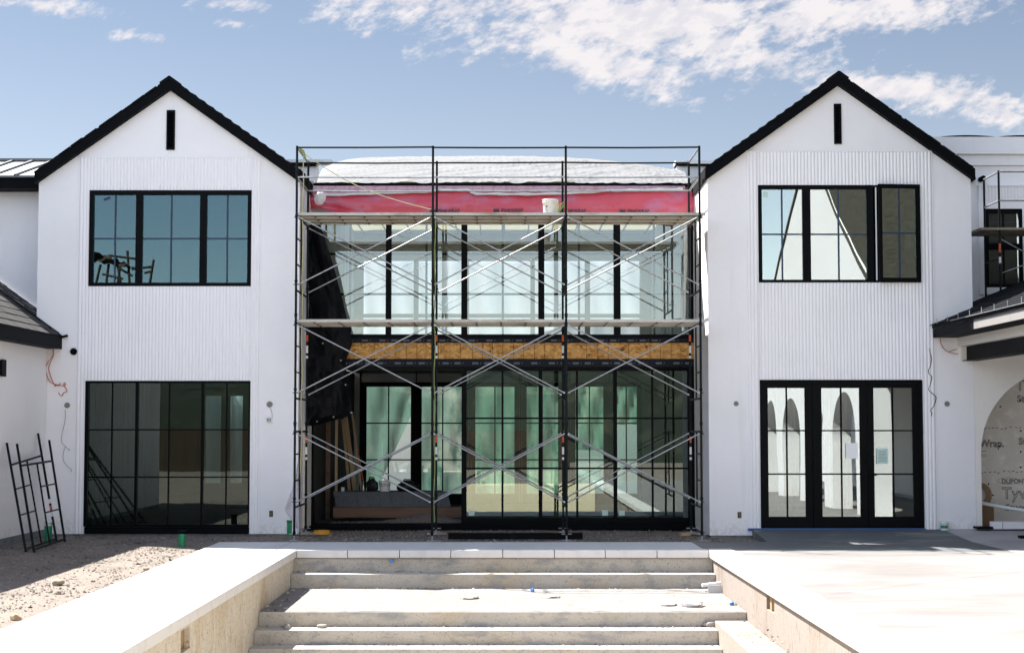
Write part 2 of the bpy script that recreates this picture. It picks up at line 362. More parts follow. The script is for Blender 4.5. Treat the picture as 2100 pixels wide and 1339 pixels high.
# lumpy gravel bed, left of the walkway and along the house
def bed(x0, x1, y0, y1, nx, ny, h, z0=0.0):
    P = []
    for i in range(nx+1):
        row = []
        for j in range(ny+1):
            x = x0+(x1-x0)*i/nx; y = y0+(y1-y0)*j/ny
            z = z0+h*(mnoise.noise((x*1.3, y*1.3, 3.1))*.6+mnoise.noise((x*4, y*4, 1.7))*.4)
            row.append((x, y, z))
        P.append(row)
    return P
gb = MB().grid(bed(-8.6, -4.84, 9, 27.6, 70, 300, .022)).grid(bed(-4.86, 4.58, 25.1, 29.2, 130, 70, .03))
tag(gb.build('gravel_bed', m_dirt, recalc=False), kind='structure')
def stones(N, gen, smin, smax, flat=.6):
    base = np.array([(1,0,0),(-1,0,0),(0,1,0),(0,-1,0),(0,0,1),(0,0,-1)], float)
    tri = np.array([(0,2,4),(2,1,4),(1,3,4),(3,0,4),(2,0,5),(1,2,5),(3,1,5),(0,3,5)])
    V = np.zeros((N*6, 3)); Fc = np.zeros((N*8, 3), int)
    for i in range(N):
        p = gen(); s = smin*(smax/smin)**(rng.random()**2.2)
        a = rng.random()*6.28; ca, sa = math.cos(a), math.sin(a)
        b = base*(rng.uniform(.6, 1.25, (6, 3)))*s*np.array([1, rng.uniform(.55, 1), flat])
        b[:, :2] += rng.uniform(-.3, .3, (6, 2))*s
        x = b[:, 0]*ca-b[:, 1]*sa; y = b[:, 0]*sa+b[:, 1]*ca
        V[i*6:i*6+6] = np.stack([x+p[0], y+p[1], b[:, 2]+p[2]+s*flat*.25], 1); Fc[i*8:i*8+8] = tri+i*6
    return V, Fc
def stuff(name, mat, label, cat, parts):
    m = MB()
    for V, Fc in parts: m.add(V.tolist(), Fc.tolist())
    return tag(m.build(name, mat, recalc=False), label, cat, kind='stuff')
U = rng.uniform
def gA(): 
    y = 27.2-13.5*U(0,1)**1.3; return (U(-8.5,-4.9), y, 0.0)
stuff('gravel', m_gravel, 'loose grey gravel covering the ground beside and behind the walkway', 'gravel', [
    stones(11000, gA, .006, .030), stones(200, gA, .025, .06, .45),
    stones(5200, lambda: (U(-4.9,4.5), U(25.1,28.75), .005), .010, .032),
    stones(120, lambda: (U(-4.6,4.4), U(25.1,27.2), .0), .03, .07)])
# walkway and coping
YF, YB = 23.45, 25.16
tag(MB().box(-4.88, -3.663, 4, YB, -.10, .06, .006).box(-3.650, 3.20, YF+.30, YB, -.10, .060, .006).build('walkway', m_conc), kind='structure')
# patio with a ramp to the doors
pt = MB()
x0, x1 = 3.62+.04, 14.0
pt.add([(x0,3,.058),(x1,3,.058),(x1,25.2,.058),(x0,25.2,.058)], [(0,1,2,3)])
pt.add([(3.205,YF+.02,.058),(x0,YF+.02,.058),(x0,25.2,.058),(3.205,25.2,.058)], [(0,1,2,3)])
xr = 4.50
pt.add([(xr,25.2,.058),(x1,25.2,.058),(x1,27.2,.178),(xr+.03,27.2,.178),(xr,25.2,-.1),(xr+.03,27.2,-.1)], [(0,1,2,3),(0,3,5,4)])
pt.add([(3.205,25.2,.058),(xr,25.2,.058),(xr,25.2,-.1),(3.205,25.2,-.1)], [(0,1,2,3)])
tag(pt.build('patio', m_patio), kind='structure')
pp = MB().add([(8.0,22.0,.062),(14,22.0,.062),(14,25.2,.062),(8.0,25.2,.062),(14,27.2,.182),(8.0,27.2,.182)], [(0,1,2,3),(3,2,4,5)])
pp.box(8.4, 14, 27.19, 29.0, .0, .181)
tag(pp.build('porch_floor', m_porch), kind='structure')
jn = MB()
def joint(p, q, w=.009):
    p, q = Vector(p), Vector(q); n = (q-p).cross(Vector((0,0,1))).normalized()*w/2; z = Vector((0,0,.004))
    jn.add([p+n+z, p-n+z, q-n+z, q+n+z], [(0,1,2,3)])
j0 = gz(1685,1220.6,.058); j1 = gz(2100,1171,.058); d = (j1-j0)
joint(j0, j0+d*2.2)
j2 = gz(1815,1126,.058); d2 = Vector((-d.x, d.y, 0)).normalized()
joint(j1, j1+d2*4.4); joint(j0+Vector((0,-5.2,0)), j0+Vector((0,-5.2,0))+d*2.6)
joint((5.6,25.15,.058),(7.95,23.4,.058)); joint((3.7,23.5,.058),(5.6,25.15,.058))
tag(jn.build('slab_joints', m_joint), kind='structure')
# pool walls with coping
nl = [atx(371,1285,PL), atx(389,1328,PL)]
lw = empty('retaining_wall', (PL-.15, 14, -1.6), 'stained tan concrete pool wall topped by the long left walkway coping', 'retaining wall')
def pool_wall(mb, X, w, hole, yb):
    ya, yb2 = sorted((hole[0].y, hole[1].y)); za, zb = sorted((hole[0].z, hole[1].z))
    mb.plate([rect(POOLY, yb, -1.6, -.062), rect(ya, yb2, za, min(zb, -.10))], YZ, X, w)
    return ya, yb2, za, min(zb, -.10)
m = MB(); n1 = pool_wall(m, PL, PL-.25, nl, YF+.2); m.build('concrete_face', m_pool, lw)
MB().box(PL-.16, PL-.06, n1[0]-.03, n1[1]+.03, n1[2]-.02, n1[3]+.02).build('niche', m_hole, lw)
y = YF+.0; i = 0
while y > POOLY:
    ln = .80
    if i == 0: MB().box(-3.65, -3.325, y-ln+.3, y+.298, -.058, .062, .008).build('coping_block', m_cope, lw); y = y-ln+.3
    else: MB().box(-3.65, -3.325, y-ln, y-.003, -.058, .062, .008).build('coping_block', m_cope, lw); y -= ln
    i += 1
MB().box(PL-.25, PL+.012, POOLY, YF, -.0615, -.0585).build('mortar_line', m_joint, lw)
nr = [atx(1572,1218,PR), atx(1588,1259,PR)]
rw = empty('retaining_wall', (PR+.15, 14, -1.6), 'pale sunlit concrete pool wall below the coping beside the patio', 'retaining wall')
m = MB(); n2 = pool_wall(m, PR, PR+.25, nr, YF+.2); m.build('concrete_face', m_poolr, rw)
MB().box(PR+.06, PR+.16, n2[0]-.03, n2[1]+.03, n2[2]-.02, n2[3]+.02).build('niche', m_hole, rw)
MB().box(PR+.02, PR+.06, n2[0]+(n2[1]-n2[0])*.55, n2[0]+(n2[1]-n2[0])*.75, n2[2], n2[3]).build('niche_board', m_lumber, rw)
y = YF; i = 0
while y > POOLY:
    e = y+.298 if i == 0 else y-.003
    MB().box(3.262, 3.655, y-.8, e, -.058, .063, .008).build('coping_block', m_cope, rw); y -= .8; i += 1
MB().box(PR-.022, PR+.25, POOLY, YF, -.075, -.0585).build('mortar_line', m_pool, rw)
# front coping + steps
fw = empty('entry_steps', (0, 21, -1.6), 'wide stained concrete steps descending from the coping into the empty pool', 'steps')
xs = [-3.322]+[gz(p,1130,.06).x for p in (710,817.5,923.5,1031,1137.7,1243,1350)]+[3.258]
for a, b in zip(xs[:-1], xs[1:]): MB().box(a+.005, b-.005, YF, YF+.297, -.058, .061, .008).build('coping_block', m_cope, fw)
MB().box(PL, PR, YF+.012, YF+.25, -.075, -.059).build('mortar_line', m_poolr, fw)
# steps (Y front, z top) measured from the photo
def zy(pyt, Yf): return at(1035, pyt, Yf).z
Yr = YF+.04; st = []
z1 = zy(1171.7, Yr); y1 = gz(1035,1177,z1).y
z2 = zy(1206, y1); y2 = gz(1035,1254,z2).y
z3 = zy(1284, y2); y3 = gz(1035,1292,z3).y
z4 = zy(1321, y3); y4 = gz(1035,1330,z4).y
z5, z6 = z4-.19, z4-.38; y5 = y4-.38
XL, XR = PL+.001, PR-.001
MB().box(XL, XR, Yr, Yr+.3, -1.6, -.077).build('riser', m_step, fw)
rough_edges = MB()
for nm, zt, ya, yb, xr_ in (('tread', z1, y1, Yr, XR), ('landing', z2, y2, y1, XR), ('tread', z3, y3, y2, 2.86), ('tread', z4, y4, y3, 2.86), ('tread', z5, y5, y4, 2.86), ('tread', z6, y5-.38, y5, 2.86)):
    MB().box(XL, XR if nm == 'landing' or zt == z1 else xr_, ya, yb-.0005, -1.6, zt, .012).build(nm, m_step, fw)
P = []
for i in range(81):
    row = []
    for j in range(31):
        x = XL+.012+(XR-XL-.024)*i/80; yy = y2+.02+(y1-y2-.022)*j/30
        row.append((x, yy, z2+.003+.007*max(0, mnoise.noise((x*2.3,yy*2.3,1)))+.004*max(0, mnoise.noise((x*9,yy*9,4)))))
    P.append(row)
MB().grid(P).build('sunlit_dust_layer', m_sun_dust, fw, recalc=False)
bk = atx(1462.5,1271,2.86)
zb_ = at(1462.5,1271,y2).z
bench = tag(MB().box(2.862, XR, y2-4.5, y2-.001, -1.6, zb_, .012).build('concrete_bench', m_poolr), 'pale concrete bench block built against the right pool wall below the landing', 'bench')
def edge_line(y, z, xa=XL+.02, xb=XR-.05, w=.05):
    return lambda: (U(xa, xb), y-abs(rng.normal(0, w)), z)
stuff('rubble', m_rubble, 'small crumbs of broken concrete and dirt lying on the steps', 'rubble', [
    stones(420, edge_line(Yr-.02, z1), .006, .03), stones(500, edge_line(y1-.02, z2), .006, .035),
    stones(330, edge_line(y2-.02, z3, XL+.02, 2.8), .006, .03), stones(280, edge_line(y3-.02, z4, XL+.02, 2.8), .006, .03), stones(200, edge_line(y4-.02, z5, XL+.02, 2.8), .006, .03),
    stones(2600, lambda: (U(XL+.05,XR-.05), U(y2+.05,y1-.05), z2), .004, .02, .4),
    stones(60, lambda: (U(XL+.02,XL+.35), U(y2,y1-.1), z2), .012, .05), stones(90, lambda: (XR-abs(rng.normal(0,.06)), U(y2-3,y1-.1), z2 if rng.random() < .3 else zb_), .008, .03),
    stones(500, lambda: (U(2.9,XR-.03), U(y2-4,y2-.05), zb_), .004, .016, .4)])
def slab_stone(px, py, z, sx, sy, h, label, mat=m_pale, name='broken_stone', cat='stone'):
    p = gz(px, py, z); b = bmesh.new(); bmesh.ops.create_icosphere(b, subdivisions=3, radius=1)
    for v in b.verts:
        k = 1+.25*mnoise.noise(v.co*1.7+Vector((px,0,0)))
        zz = max(-.6, min(.6, v.co.z))*1.2
        v.co = Vector((p.x+v.co.x*sx*k, p.y+v.co.y*sy*k, z+h*.5*(zz/.72*.5+.5)*2*(.85+.15*k)-.002))
    return tag(MB().bm(b).build(name, mat), label, cat)
slab_stone(963,1227,z2,.14,.16,.045,'flat broken paving piece on the landing below the coping middle')
slab_stone(1132,1225,z2,.12,.12,.035,'thin flat stone on the landing right of the blue can')
slab_stone(1420,1243,z2,.16,.16,.085,'largest white lump of mortar on the right of the landing',m_bucket,'mortar_lump','rubble')
slab_stone(1366,1240,z2,.15,.20,.05,'low white lump of mortar beside the largest mortar lump',m_bucket,'mortar_lump','rubble')
slab_stone(588,1289,z3,.045,.05,.06,'small cream stone at the shadow edge of the third step')
slab_stone(660,1287,z3,.07,.05,.05,'knobbly cream stone on the third step right of the shadow edge')
slab_stone(1459,1284,z3,.13,.09,.07,'jagged rubble pile against the corner of the bench block',m_pale,'rubble_pile','rubble')
for px, py, lb in ((1092,1214,'crumpled blue can on the back of the landing near its middle'),(1501,1241,'crumpled blue can at the right end of the landing')):
    p = gz(px, py, z2); b = bmesh.new(); bmesh.ops.create_icosphere(b, subdivisions=2, radius=.034)
    for v in b.verts: v.co = v.co*(1+.35*mnoise.noise(v.co*40+Vector((px,1,1))))+Vector((p.x,p.y,z2+.03))
    tag(MB().bm(b).build('crumpled_can', m_bluefoil), lb, 'can')
p = gz(1446,1214,z2); q = gz(1496,1214,z2)
t = empty('offcut_board', ((p.x+q.x)/2, p.y, z2), 'white trim offcut propped against the right pool wall on the landing', 'board')
MB().obox(((p.x+q.x)/2-.02, p.y+.1, z2+.12), (.20,0,.025), (0,.05,.0), (-.002,0,.02)).build('long_strip', m_foam, t)
MB().obox((XR-.11, p.y-.1, z2+.06), (.105,0,0), (0,.01,0), (0,.01,.058)).build('short_strip', m_conc, t)
tag(MB().box(-1.83,-1.77,YF-.012,YF+.02,-.13,-.085).build('tape_scrap', m_bluefoil), 'tiny blue scrap stuck under the coping above the first step', 'tape')
p = gz(396,1210,.061); tag(MB().obox((p.x,p.y,.066),(.05,.004,0),(0,.008,0),(0,0,.004)).build('nail', m_dark), 'tiny dark nail lying on the white walkway', 'nail')
# ------------------------------------------------------------------ windows and wings
def window(root, name, Y, outer, panes, glass, vs=None, hs=None, mfront=True, proud=.03, depth=.07, mw=.022, sub='pane', extra=None):
    l, t, r, b = outer; A = at(l, t, Y); B = at(r, b, Y)
    holes = []
    for q in panes:
        a = at(q[0], q[1], Y); c = at(q[2], q[3], Y); holes.append((a.x, c.x, c.z, a.z))
    fr = MB().plate([rect(A.x, B.x, B.z, A.z)]+[rect(*h) for h in holes], XZ, Y-proud, Y+depth).build(name, m_black, root)
    for i, h in enumerate(holes):
        MB().box(h[0]+.001, h[1]-.001, Y+.010, Y+.018, h[2]+.001, h[3]-.001).build(sub, glass, fr)
        w = MB(); yy = (Y-.010, Y+.007)
        zs = [at(PX, p_, Y).z for p_ in (hs or [])]
        xv = [at(p_, (t+b)/2, Y).x for p_ in (vs[i] if vs else [])]
        for x in xv: w.box(x-mw/2, x+mw/2, yy[0], yy[1], h[2]+.001, h[3]-.001)
        cuts = [h[0]+.001]+[c for x in xv for c in (x-mw/2, x+mw/2)]+[h[1]-.001]
        for z in zs:
            for a, c in zip(cuts[::2], cuts[1::2]): w.box(a, c, yy[0]+.001, yy[1]-.001, z-mw/2, z+mw/2)
        if w.v: w.build('glazing_bar', m_black if mfront else m_bar, fr)
    return fr, (A.x, B.x, B.z, A.z)
def ribs(mb, x0, x1, z0, z1, Y, X0, pitch, d=.021):
    n0 = int(math.floor((x0-X0)/pitch)); pts = []
    k = n0
    while X0+k*pitch < x1:
        for j in range(7):
            u = j/7.0; x = X0+(k+u)*pitch
            if x < x0 or x > x1: continue
            pts.append((x, Y-.004-d*math.sqrt(max(0, 1-(abs(u-.5)/.5)**2.2))))
        k += 1
    if len(pts) < 2: return
    pts = [(x0, Y-.004)]+pts+[(x1, Y-.004)]
    n = len(pts)
    vs = [(x, y, z0) for x, y in pts]+[(x, y, z1) for x, y in pts]
    mb.add(vs, [(i, i+1, n+i+1, n+i) for i in range(n-1)], True)
    mb.add([(x, y, z1) for x, y in pts]+[(x1, Y, z1), (x0, Y, z1)], [tuple(range(n+2))]); mb.add([(x, y, z0) for x, y in pts]+[(x1, Y, z0), (x0, Y, z0)], [tuple(range(n+2))])
def gable_roof(root, xl, xr, ax, az, ez, Y0, Y1, over=.03, th=.225):
    sl = (az-ez)/(ax-xl)
    def half(sign, x_e):
        prof = []; L = abs(ax-x_e)+over; n = 15
        low = [(ax, az+.004), (x_e+sign*over, az-sl*L+.004)]
        top = []
        for i in range(n):
            u0 = L*(1-i/n); u1 = L*(1-(i+1)/n)
            zz = lambda u, e: az-sl*u+th+e
            top += [(ax+sign*u0, zz(u0, .03)), (ax+sign*u1, zz(u1, .0))]
        return low+top
    rf = MB()
    for sgn, xe in ((-1, xl), (1, xr)):
        pr = half(sgn, xe); n = len(pr)
        vs = [(x, Y0+.05, z) for x, z in pr]+[(x, Y1, z) for x, z in pr]
        rf.add(vs, [(i, (i+1) % n, n+(i+1) % n, n+i) for i in range(n)])
        b = MB().plate([pr], XZ, Y0+.05, Y0+.06); rf.add(b.v, b.f)
    r = rf.build('roof', m_shingle, root)
    # shingle butts seen along the gable edge
    sh = MB(); L = abs(ax-xl)+over
    for sgn in (-1, 1):
        u = .1
        while u < L:
            x = ax+sgn*u; z = az-sl*u+th-.016; k = 1/math.hypot(1, sl)
            dx, dz = sgn*k, -sl*k; jy = random.uniform(-.015,.012)
            sh.obox((x, Y0+.06+jy, z+random.uniform(.0,.010)), (dx*.13, 0, dz*.13-.002), (0,.07,0), (-dz*.014*sgn, 0, abs(dx)*.014))
            u += random.uniform(.2,.27)
    yy = Y0-.01
    while yy < Y1:
        for sgn in (-1, 1):
            k = 1/math.hypot(1, sl); sh.obox((ax+sgn*.09, yy+.12, az+th+.012-sl*.07+random.uniform(0,.008)), (sgn*k*.11, 0, -sl*k*.11), (0,.12,.008), (sl*k*.012*sgn, 0, k*.012))
        yy += .22
    sh.build('ridge_shingles', m_shingle, r)
    fb = MB(); L = abs(ax-xl)+over+.02
    fb.plate([[(ax, az+.002), (ax+L, az-sl*L+.002), (ax+L, az-sl*L+th-.012), (ax, az+th-.012), (ax-L, az-sl*L+th-.012), (ax-L, az-sl*L+.002)]], XZ, Y0, Y0+.05)
    fb.build('bargeboard', m_fascia, r)
    return r
def wing(name, label, Y, xl, ax, az, ez, flpx, fl_top, up, low, vent, depth=8.0, base=.045):
    xr = 2*ax-xl
    root = empty(name, (ax, Y+depth/2, 0), label, 'house wing')
    uo, lo_ = up['outer'], low['outer']
    rh = []
    for o in low.get('rear', []):
        a = at(o[0], o[1], Y+depth); c = at(o[2], o[3], Y+depth); rh.append(rect(a.x, c.x, c.z, a.z))
    hol = []
    for o in (uo, lo_):
        a = at(o[0], o[1], Y); c = at(o[2], o[3], Y); hol.append([a.x-.003, c.x+.003, c.z-.003, a.z+.003])
    if low.get('toground'): hol[1][2] = base
    v = (at(vent[0], vent[1], Y), at(vent[2], vent[3], Y)); vh = (v[0].x, v[1].x, v[1].z, v[0].z)
    outl = [(xl, base), (xr, base), (xr, ez), (ax, az), (xl, ez)]
    holes = [rect(*hol[0]), rect(vh[0]+.02, vh[1]-.02, vh[2]+.02, vh[3]-.02)]
    if low.get('toground'):
        h = hol[1]; outl = [(xl, base), (h[0], base), (h[0], h[3]), (h[1], h[3]), (h[1], base)]+outl[1:]
    else: holes.append(rect(*hol[1]))
    wl = MB().plate([outl]+holes, XZ, Y, Y+.25)
    wl.box(xl, xl+.25, Y+.2505, Y+depth, base, ez).box(xr-.25, xr, Y+.2505, Y+depth, base, ez).plate([rect(xl+.26, xr-.26, base, ez)]+rh, XZ, Y+depth-.2, Y+depth)
    wl.build('wall', m_stucco, root)
    MB().box(xl+.02, xr-.02, Y+.02, Y+depth-.1, -.3, base-.002).build('foundation', m_fdn, root)
    # fluted cladding
    fl, fr_ = at(flpx[0], fl_top, Y).x, at(flpx[1], fl_top, Y).x; ft = at(PX, fl_top, Y).z
    fm = MB(); pitch = (fr_-fl)/54
    u, d = hol
    ribs(fm, fl, u[0], base+.001, ft, Y, fl, pitch); ribs(fm, u[1], fr_, base+.001, ft, Y, fl, pitch)
    ribs(fm, u[0], u[1], u[3], ft, Y, fl, pitch); ribs(fm, u[0], u[1], d[3], u[2], Y, fl, pitch)
    if d[0] > u[0]+.002: ribs(fm, u[0], d[0], base+.001, d[3], Y, fl, pitch)
    if d[1] < u[1]-.002: ribs(fm, d[1], u[1], base+.001, d[3], Y, fl, pitch)
    fm.box(fl-.02, fr_+.02, Y-.03, Y-.001, ft+.001, ft+.022)
    fm.box(fl-.024, fl-.001, Y-.012, Y-.001, base+.002, ft).box(fr_+.001, fr_+.024, Y-.012, Y-.001, base+.002, ft)
    fm.build('fluted_cladding', m_flute, root)
    gable_roof(root, xl, xr, ax, az, ez, Y-.13, Y+depth+.2)
    # gable vent with louvres
    vf = MB().plate([rect(*vh), rect(vh[0]+.03, vh[1]-.03, vh[2]+.04, vh[3]-.04)], XZ, Y-.03, Y+.02).build('gable_vent', m_black, root)
    lv = MB(); z = vh[2]+.06
    while z < vh[3]-.06: lv.obox(((vh[0]+vh[1])/2, Y+.0, z), ((vh[1]-vh[0])/2-.031,0,0), (0,.02,-.02), (0,.003,.003)); z += .062
    lv.box(vh[0]+.031, vh[1]-.031, Y+.03, Y+.04, vh[2]+.04, vh[3]-.04)
    lv.build('louvre_set', m_black, vf)
    # unfinished rooms behind the glass; dark lining put in for their shade
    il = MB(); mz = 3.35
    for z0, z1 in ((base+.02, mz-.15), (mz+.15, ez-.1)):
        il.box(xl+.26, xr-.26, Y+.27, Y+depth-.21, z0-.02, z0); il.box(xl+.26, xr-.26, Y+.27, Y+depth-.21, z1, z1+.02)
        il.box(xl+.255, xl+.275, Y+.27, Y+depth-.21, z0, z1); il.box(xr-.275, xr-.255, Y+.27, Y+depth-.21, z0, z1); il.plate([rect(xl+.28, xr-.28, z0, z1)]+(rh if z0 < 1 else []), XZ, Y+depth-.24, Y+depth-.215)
    il.build('room_shade_lining', m_interior, root)
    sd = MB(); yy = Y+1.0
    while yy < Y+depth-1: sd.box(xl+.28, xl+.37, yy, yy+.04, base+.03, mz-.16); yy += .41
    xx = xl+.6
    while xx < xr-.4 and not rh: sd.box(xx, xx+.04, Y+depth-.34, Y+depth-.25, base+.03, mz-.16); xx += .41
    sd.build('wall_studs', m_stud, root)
    for q in rh:
        P = [[(q[0][0]-.1+(q[1][0]-q[0][0]+.2)*i/8, Y+depth+.2+.03*math.sin(i*1.5+j*.3), q[0][1]-.1+(q[2][1]-q[0][1]+.2)*j/8) for j in range(9)] for i in range(9)]
        MB().grid(P).build('door_film', m_rear_glow, root, recalc=False)  # sunlit film added so the rear opening shows bright
    return root, (xl, xr, fl, fr_)
LUP = dict(outer=(185,391,514.5,587)); LLO = dict(outer=(176,781,511.5,1093), toground=True, rear=[(424,812,456,990),(476,812,500,990)])
YL = 27.3
lwing, LX = wing('gabled_wing', 'white gabled wing with fluted front and a tall twelve pane ground floor window', YL, -8.757, -6.303, 8.349, 6.606, (165,535), 325, LUP, LLO, (342.5,227,358.5,308))
o = (185,391,514.5,587)
window(lwing, 'upper_window', YL, o, [(193.5,400,277.5,580),(293.5,400,409,580),(425,400,507,580)], g_sky, [[236],[351],[466]], [489.5], mfront=False, mw=.026)
window(lwing, 'lower_window', YL, (176,781,511.5,1079), [(183,785.5,275,1075),(284.5,785.5,410.5,1075),(418.5,785.5,508,1075)], g_low, [[229],[346],[464]], [881,978], mw=.024)
q0 = at(213,405,YL); q1 = at(226,410,YL)
tag(MB().obox((q0+q1)/2+Vector((0,.006,0)), ((q1-q0).x/2,0,.02), (0,.002,0), (-.008,0,.022)).build('window_sticker', m_bar), 'small blue film scrap stuck on the upper left window pane', 'sticker')
a = at(174,1079.5,YL); b = at(511.5,1093,YL); MB().box(a.x, b.x, YL-.05, YL+.1, b.z, a.z-.002, .004).build('window_sill', m_fascia, lwing)
YR = 26.9
rwing, RX = wing('gabled_wing', 'white gabled wing with black glazed triple doors onto the patio', YR, 3.75, 6.191, 8.347, 6.60, (1531,1909), 312, dict(outer=(1554.5,380.5,1888.5,579.5)), dict(outer=(1557.5,779,1895,1082), toground=True), (1709.5,214,1725.5,296))
uw, _ = window(rwing, 'upper_window', YR, (1554.5,380.5,1792,579.5), [(1561.5,388.5,1647,574),(1661,388.5,1778.5,574)], g_right, [[1604],[1719.8]], [480.7], mfront=False, mw=.026)
# the third sash stands slightly open
a = at(1793,380.5,YR); b = at(1888.5,579.5,YR)
MB().plate([rect(a.x,b.x,b.z,a.z), rect(a.x+.045,b.x-.03,b.z+.03,a.z-.03)], XZ, YR-.02, YR+.07).build('casement_frame', m_black, uw)
MB().box(a.x+.006,a.x+.03,YR-.024,YR-.021,b.z+.04,a.z-.04).build('frame_gasket', m_whitecap, uw)
sashroot = MB(); H = Vector((b.x-.01, YR-.022, 0)); an = R(5.0); wd = b.x-.01-(a.x+.035)
def sf(u, v, w): return (H.x-u*math.cos(an)-w*math.sin(an)*0, H.y-u*math.sin(an)+w, v)
z0, z1 = b.z+.004, a.z+.006
sash = MB().plate([rect(0,wd,z0,z1), rect(.09,wd-.07,z0+.075,z1-.075)], sf, -.045, 0).build('open_sash', m_black, uw)
MB().plate([rect(.091,wd-.071,z0+.076,z1-.076)], sf, -.026, -.018).build('pane', g_right, sash)
MB().plate([rect(wd/2-.013,wd/2+.013,z0+.076,z1-.076)], sf, -.042, -.030).plate([rect(.091,wd/2-.014,(z0+z1)/2-.013,(z0+z1)/2+.013)], sf, -.041, -.031).plate([rect(wd/2+.014,wd-.071,(z0+z1)/2-.013,(z0+z1)/2+.013)], sf, -.041, -.031).build('glazing_bar', m_bar, sash)
q0 = at(1566,394,YR); q1 = at(1576,404,YR)
tag(MB().box(q0.x,q1.x,YR+.0035,YR+.0075,q1.z,q0.z).build('window_sticker', m_paperg), 'small pale square sticker in the corner of the upper right window', 'sticker')
# triple doors
dA, dB = at(1557.5,779,YR), at(1895,1082,YR)
fr = MB().plate([[(dA.x,dB.z),(dA.x,dA.z),(dB.x,dA.z),(dB.x,dB.z),(dB.x-.07,dB.z),(dB.x-.07,dA.z-.06),(dA.x+.06,dA.z-.06),(dA.x+.06,dB.z)]], XZ, YR-.03, YR+.09).build('door_frame', m_black, rwing)
DR = []
for (x0p, x1p, gl, gr, mv) in ((1564,1666,1574,1652.7,1613.5),(1666,1779,1683.8,1765.3,1725.3),(1779,1887.5,1790.5,1873.8,1831.3)):
    p0, p1 = at(x0p,900,YR), at(x1p,900,YR); g0, g1 = at(gl,795.5,YR), at(gr,1059,YR)
    d = MB().plate([rect(p0.x+.004,p1.x-.004,dB.z+.004,dA.z-.063), rect(g0.x,g1.x,g1.z,g0.z)], XZ, YR-.015, YR+.04).build('door_leaf', m_black, rwing)
    MB().box(g0.x+.001,g1.x-.001,YR+.006,YR+.014,g1.z+.001,g0.z-.001).build('pane', g_right, d)
    xm = at(mv,900,YR).x; w = MB().box(xm-.014,xm+.014,YR-.010,YR+.005,g1.z+.001,g0.z-.001)
    for py in (882.8,971.7):
        z = at(PX,py,YR).z; w.box(g0.x+.001,xm-.0145,YR-.009,YR+.004,z-.013,z+.013).box(xm+.0145,g1.x-.001,YR-.009,YR+.004,z-.013,z+.013)
    w.build('glazing_bar', m_black, d); DR.append(d)
h = at(1784,976,YR); MB().box(h.x-.018,h.x+.018,YR-.028,YR-.0155,h.z-.12,h.z+.10).tube([(h.x,YR-.028,h.z+.02),(h.x,YR-.07,h.z+.02),(h.x+.11,YR-.075,h.z+.02)],.010).build('handle', m_black, DR[2])
a = at(1533,1080,YR); b = at(1896,1086,YR)
tag(MB().box(a.x,b.x,YR-.06,YR-.034,dB.z-.05,dB.z-.003).build('blue_masking_tape', m_blue), 'strip of blue masking tape along the foot of the triple doors', 'tape')
for (x0,y0,x1,y1,mt,lb) in ((1734,908,1759,940,m_paper,'blank white paper taped to the middle patio door'),(1797,919,1821,951,m_paperg,'printed green tinted notice taped to the patio door with the handle')):
    p, q = at(x0,y0,YR), at(x1,y1,YR)
    nt_ = tag(MB().box(p.x,q.x,YR-.0145,YR-.0105,q.z,p.z).build('paper_notice', mt), lb, 'notice')
    if mt is m_paperg:
        ln = MB(); z = p.z-.05
        for i in range(8): wd = random.uniform(.06,.085); xc = (p.x+q.x)/2; ln.box(xc-wd,xc+wd,YR-.0165,YR-.0148,z-.006,z); z -= .026
        ln.build('text_lines', m_print, nt_)
# fittings on the walls: round boxes, outlets, vent cap
def wall_box(px, py, Y, r, label, hang=False):
    p = at(px, py, Y)
    t = tag(MB().lathe((p.x,Y-.001,p.z), [(r*1.1,0),(r*1.1,-.012),(r*.95,-.014),(r*.9,-.004)], 20, 'y').build('junction_box', m_greywire), label, 'junction box')
    MB().lathe((p.x,Y-.0015,p.z), [(r*.9,-.003),(.001,-.0035)], 20, 'y').build('box_back', m_grate, t)
    w = MB()
    for k in range(4): a = k*1.7; w.tube([(p.x+math.cos(a)*r*.6,Y-.008,p.z+math.sin(a)*r*.6),(p.x+math.cos(a+2)*r*.3,Y-.03,p.z+math.sin(a+2)*r*.3)],.004,5)
    w.build('wire_ends', m_greywire, t); return t
wall_box(138,831,YL,.048,'round electrical box between the left wires and fluted panel')
wall_box(553,829,YL,.052,'round electrical box above the dangling plate on the left wing')
wall_box(1509.5,827.5,YR,.042,'round electrical box beside the patio doors on plain white wall')
wall_box(1942,828,YR,.045,'round electrical box beside the arch')
for px, py, Y, lb in ((556,1053,YL,'open outlet box low on the wall near the scaffold'),(1516.5,1055.5,YR,'open outlet box low on the wall left of the patio doors')):
    p = at(px,py,Y); t = tag(MB().plate([rect(p.x-.034,p.x+.034,p.z-.055,p.z+.055), rect(p.x-.026,p.x+.026,p.z-.046,p.z+.046)],XZ,Y-.008,Y-.001).build('outlet_box', m_dark), lb, 'outlet')
    MB().box(p.x-.025,p.x+.025,Y-.004,Y-.0015,p.z-.045,p.z+.045).build('wire_nest', m_outlet, t)
p = at(152,721,YL)
t = tag(MB().lathe((p.x,YL-.001,p.z),[(.062,0),(.062,-.05),(.050,-.055),(.050,-.03),(.001,-.03)],20,'y').build('round_vent', m_black),'round black vent cap on white plate beside the left fluting','vent')
MB().box(p.x-.05,p.x+.10,YL-.009,YL-.0015,p.z-.085,p.z+.085).build('back_plate', m_whitecap, t)
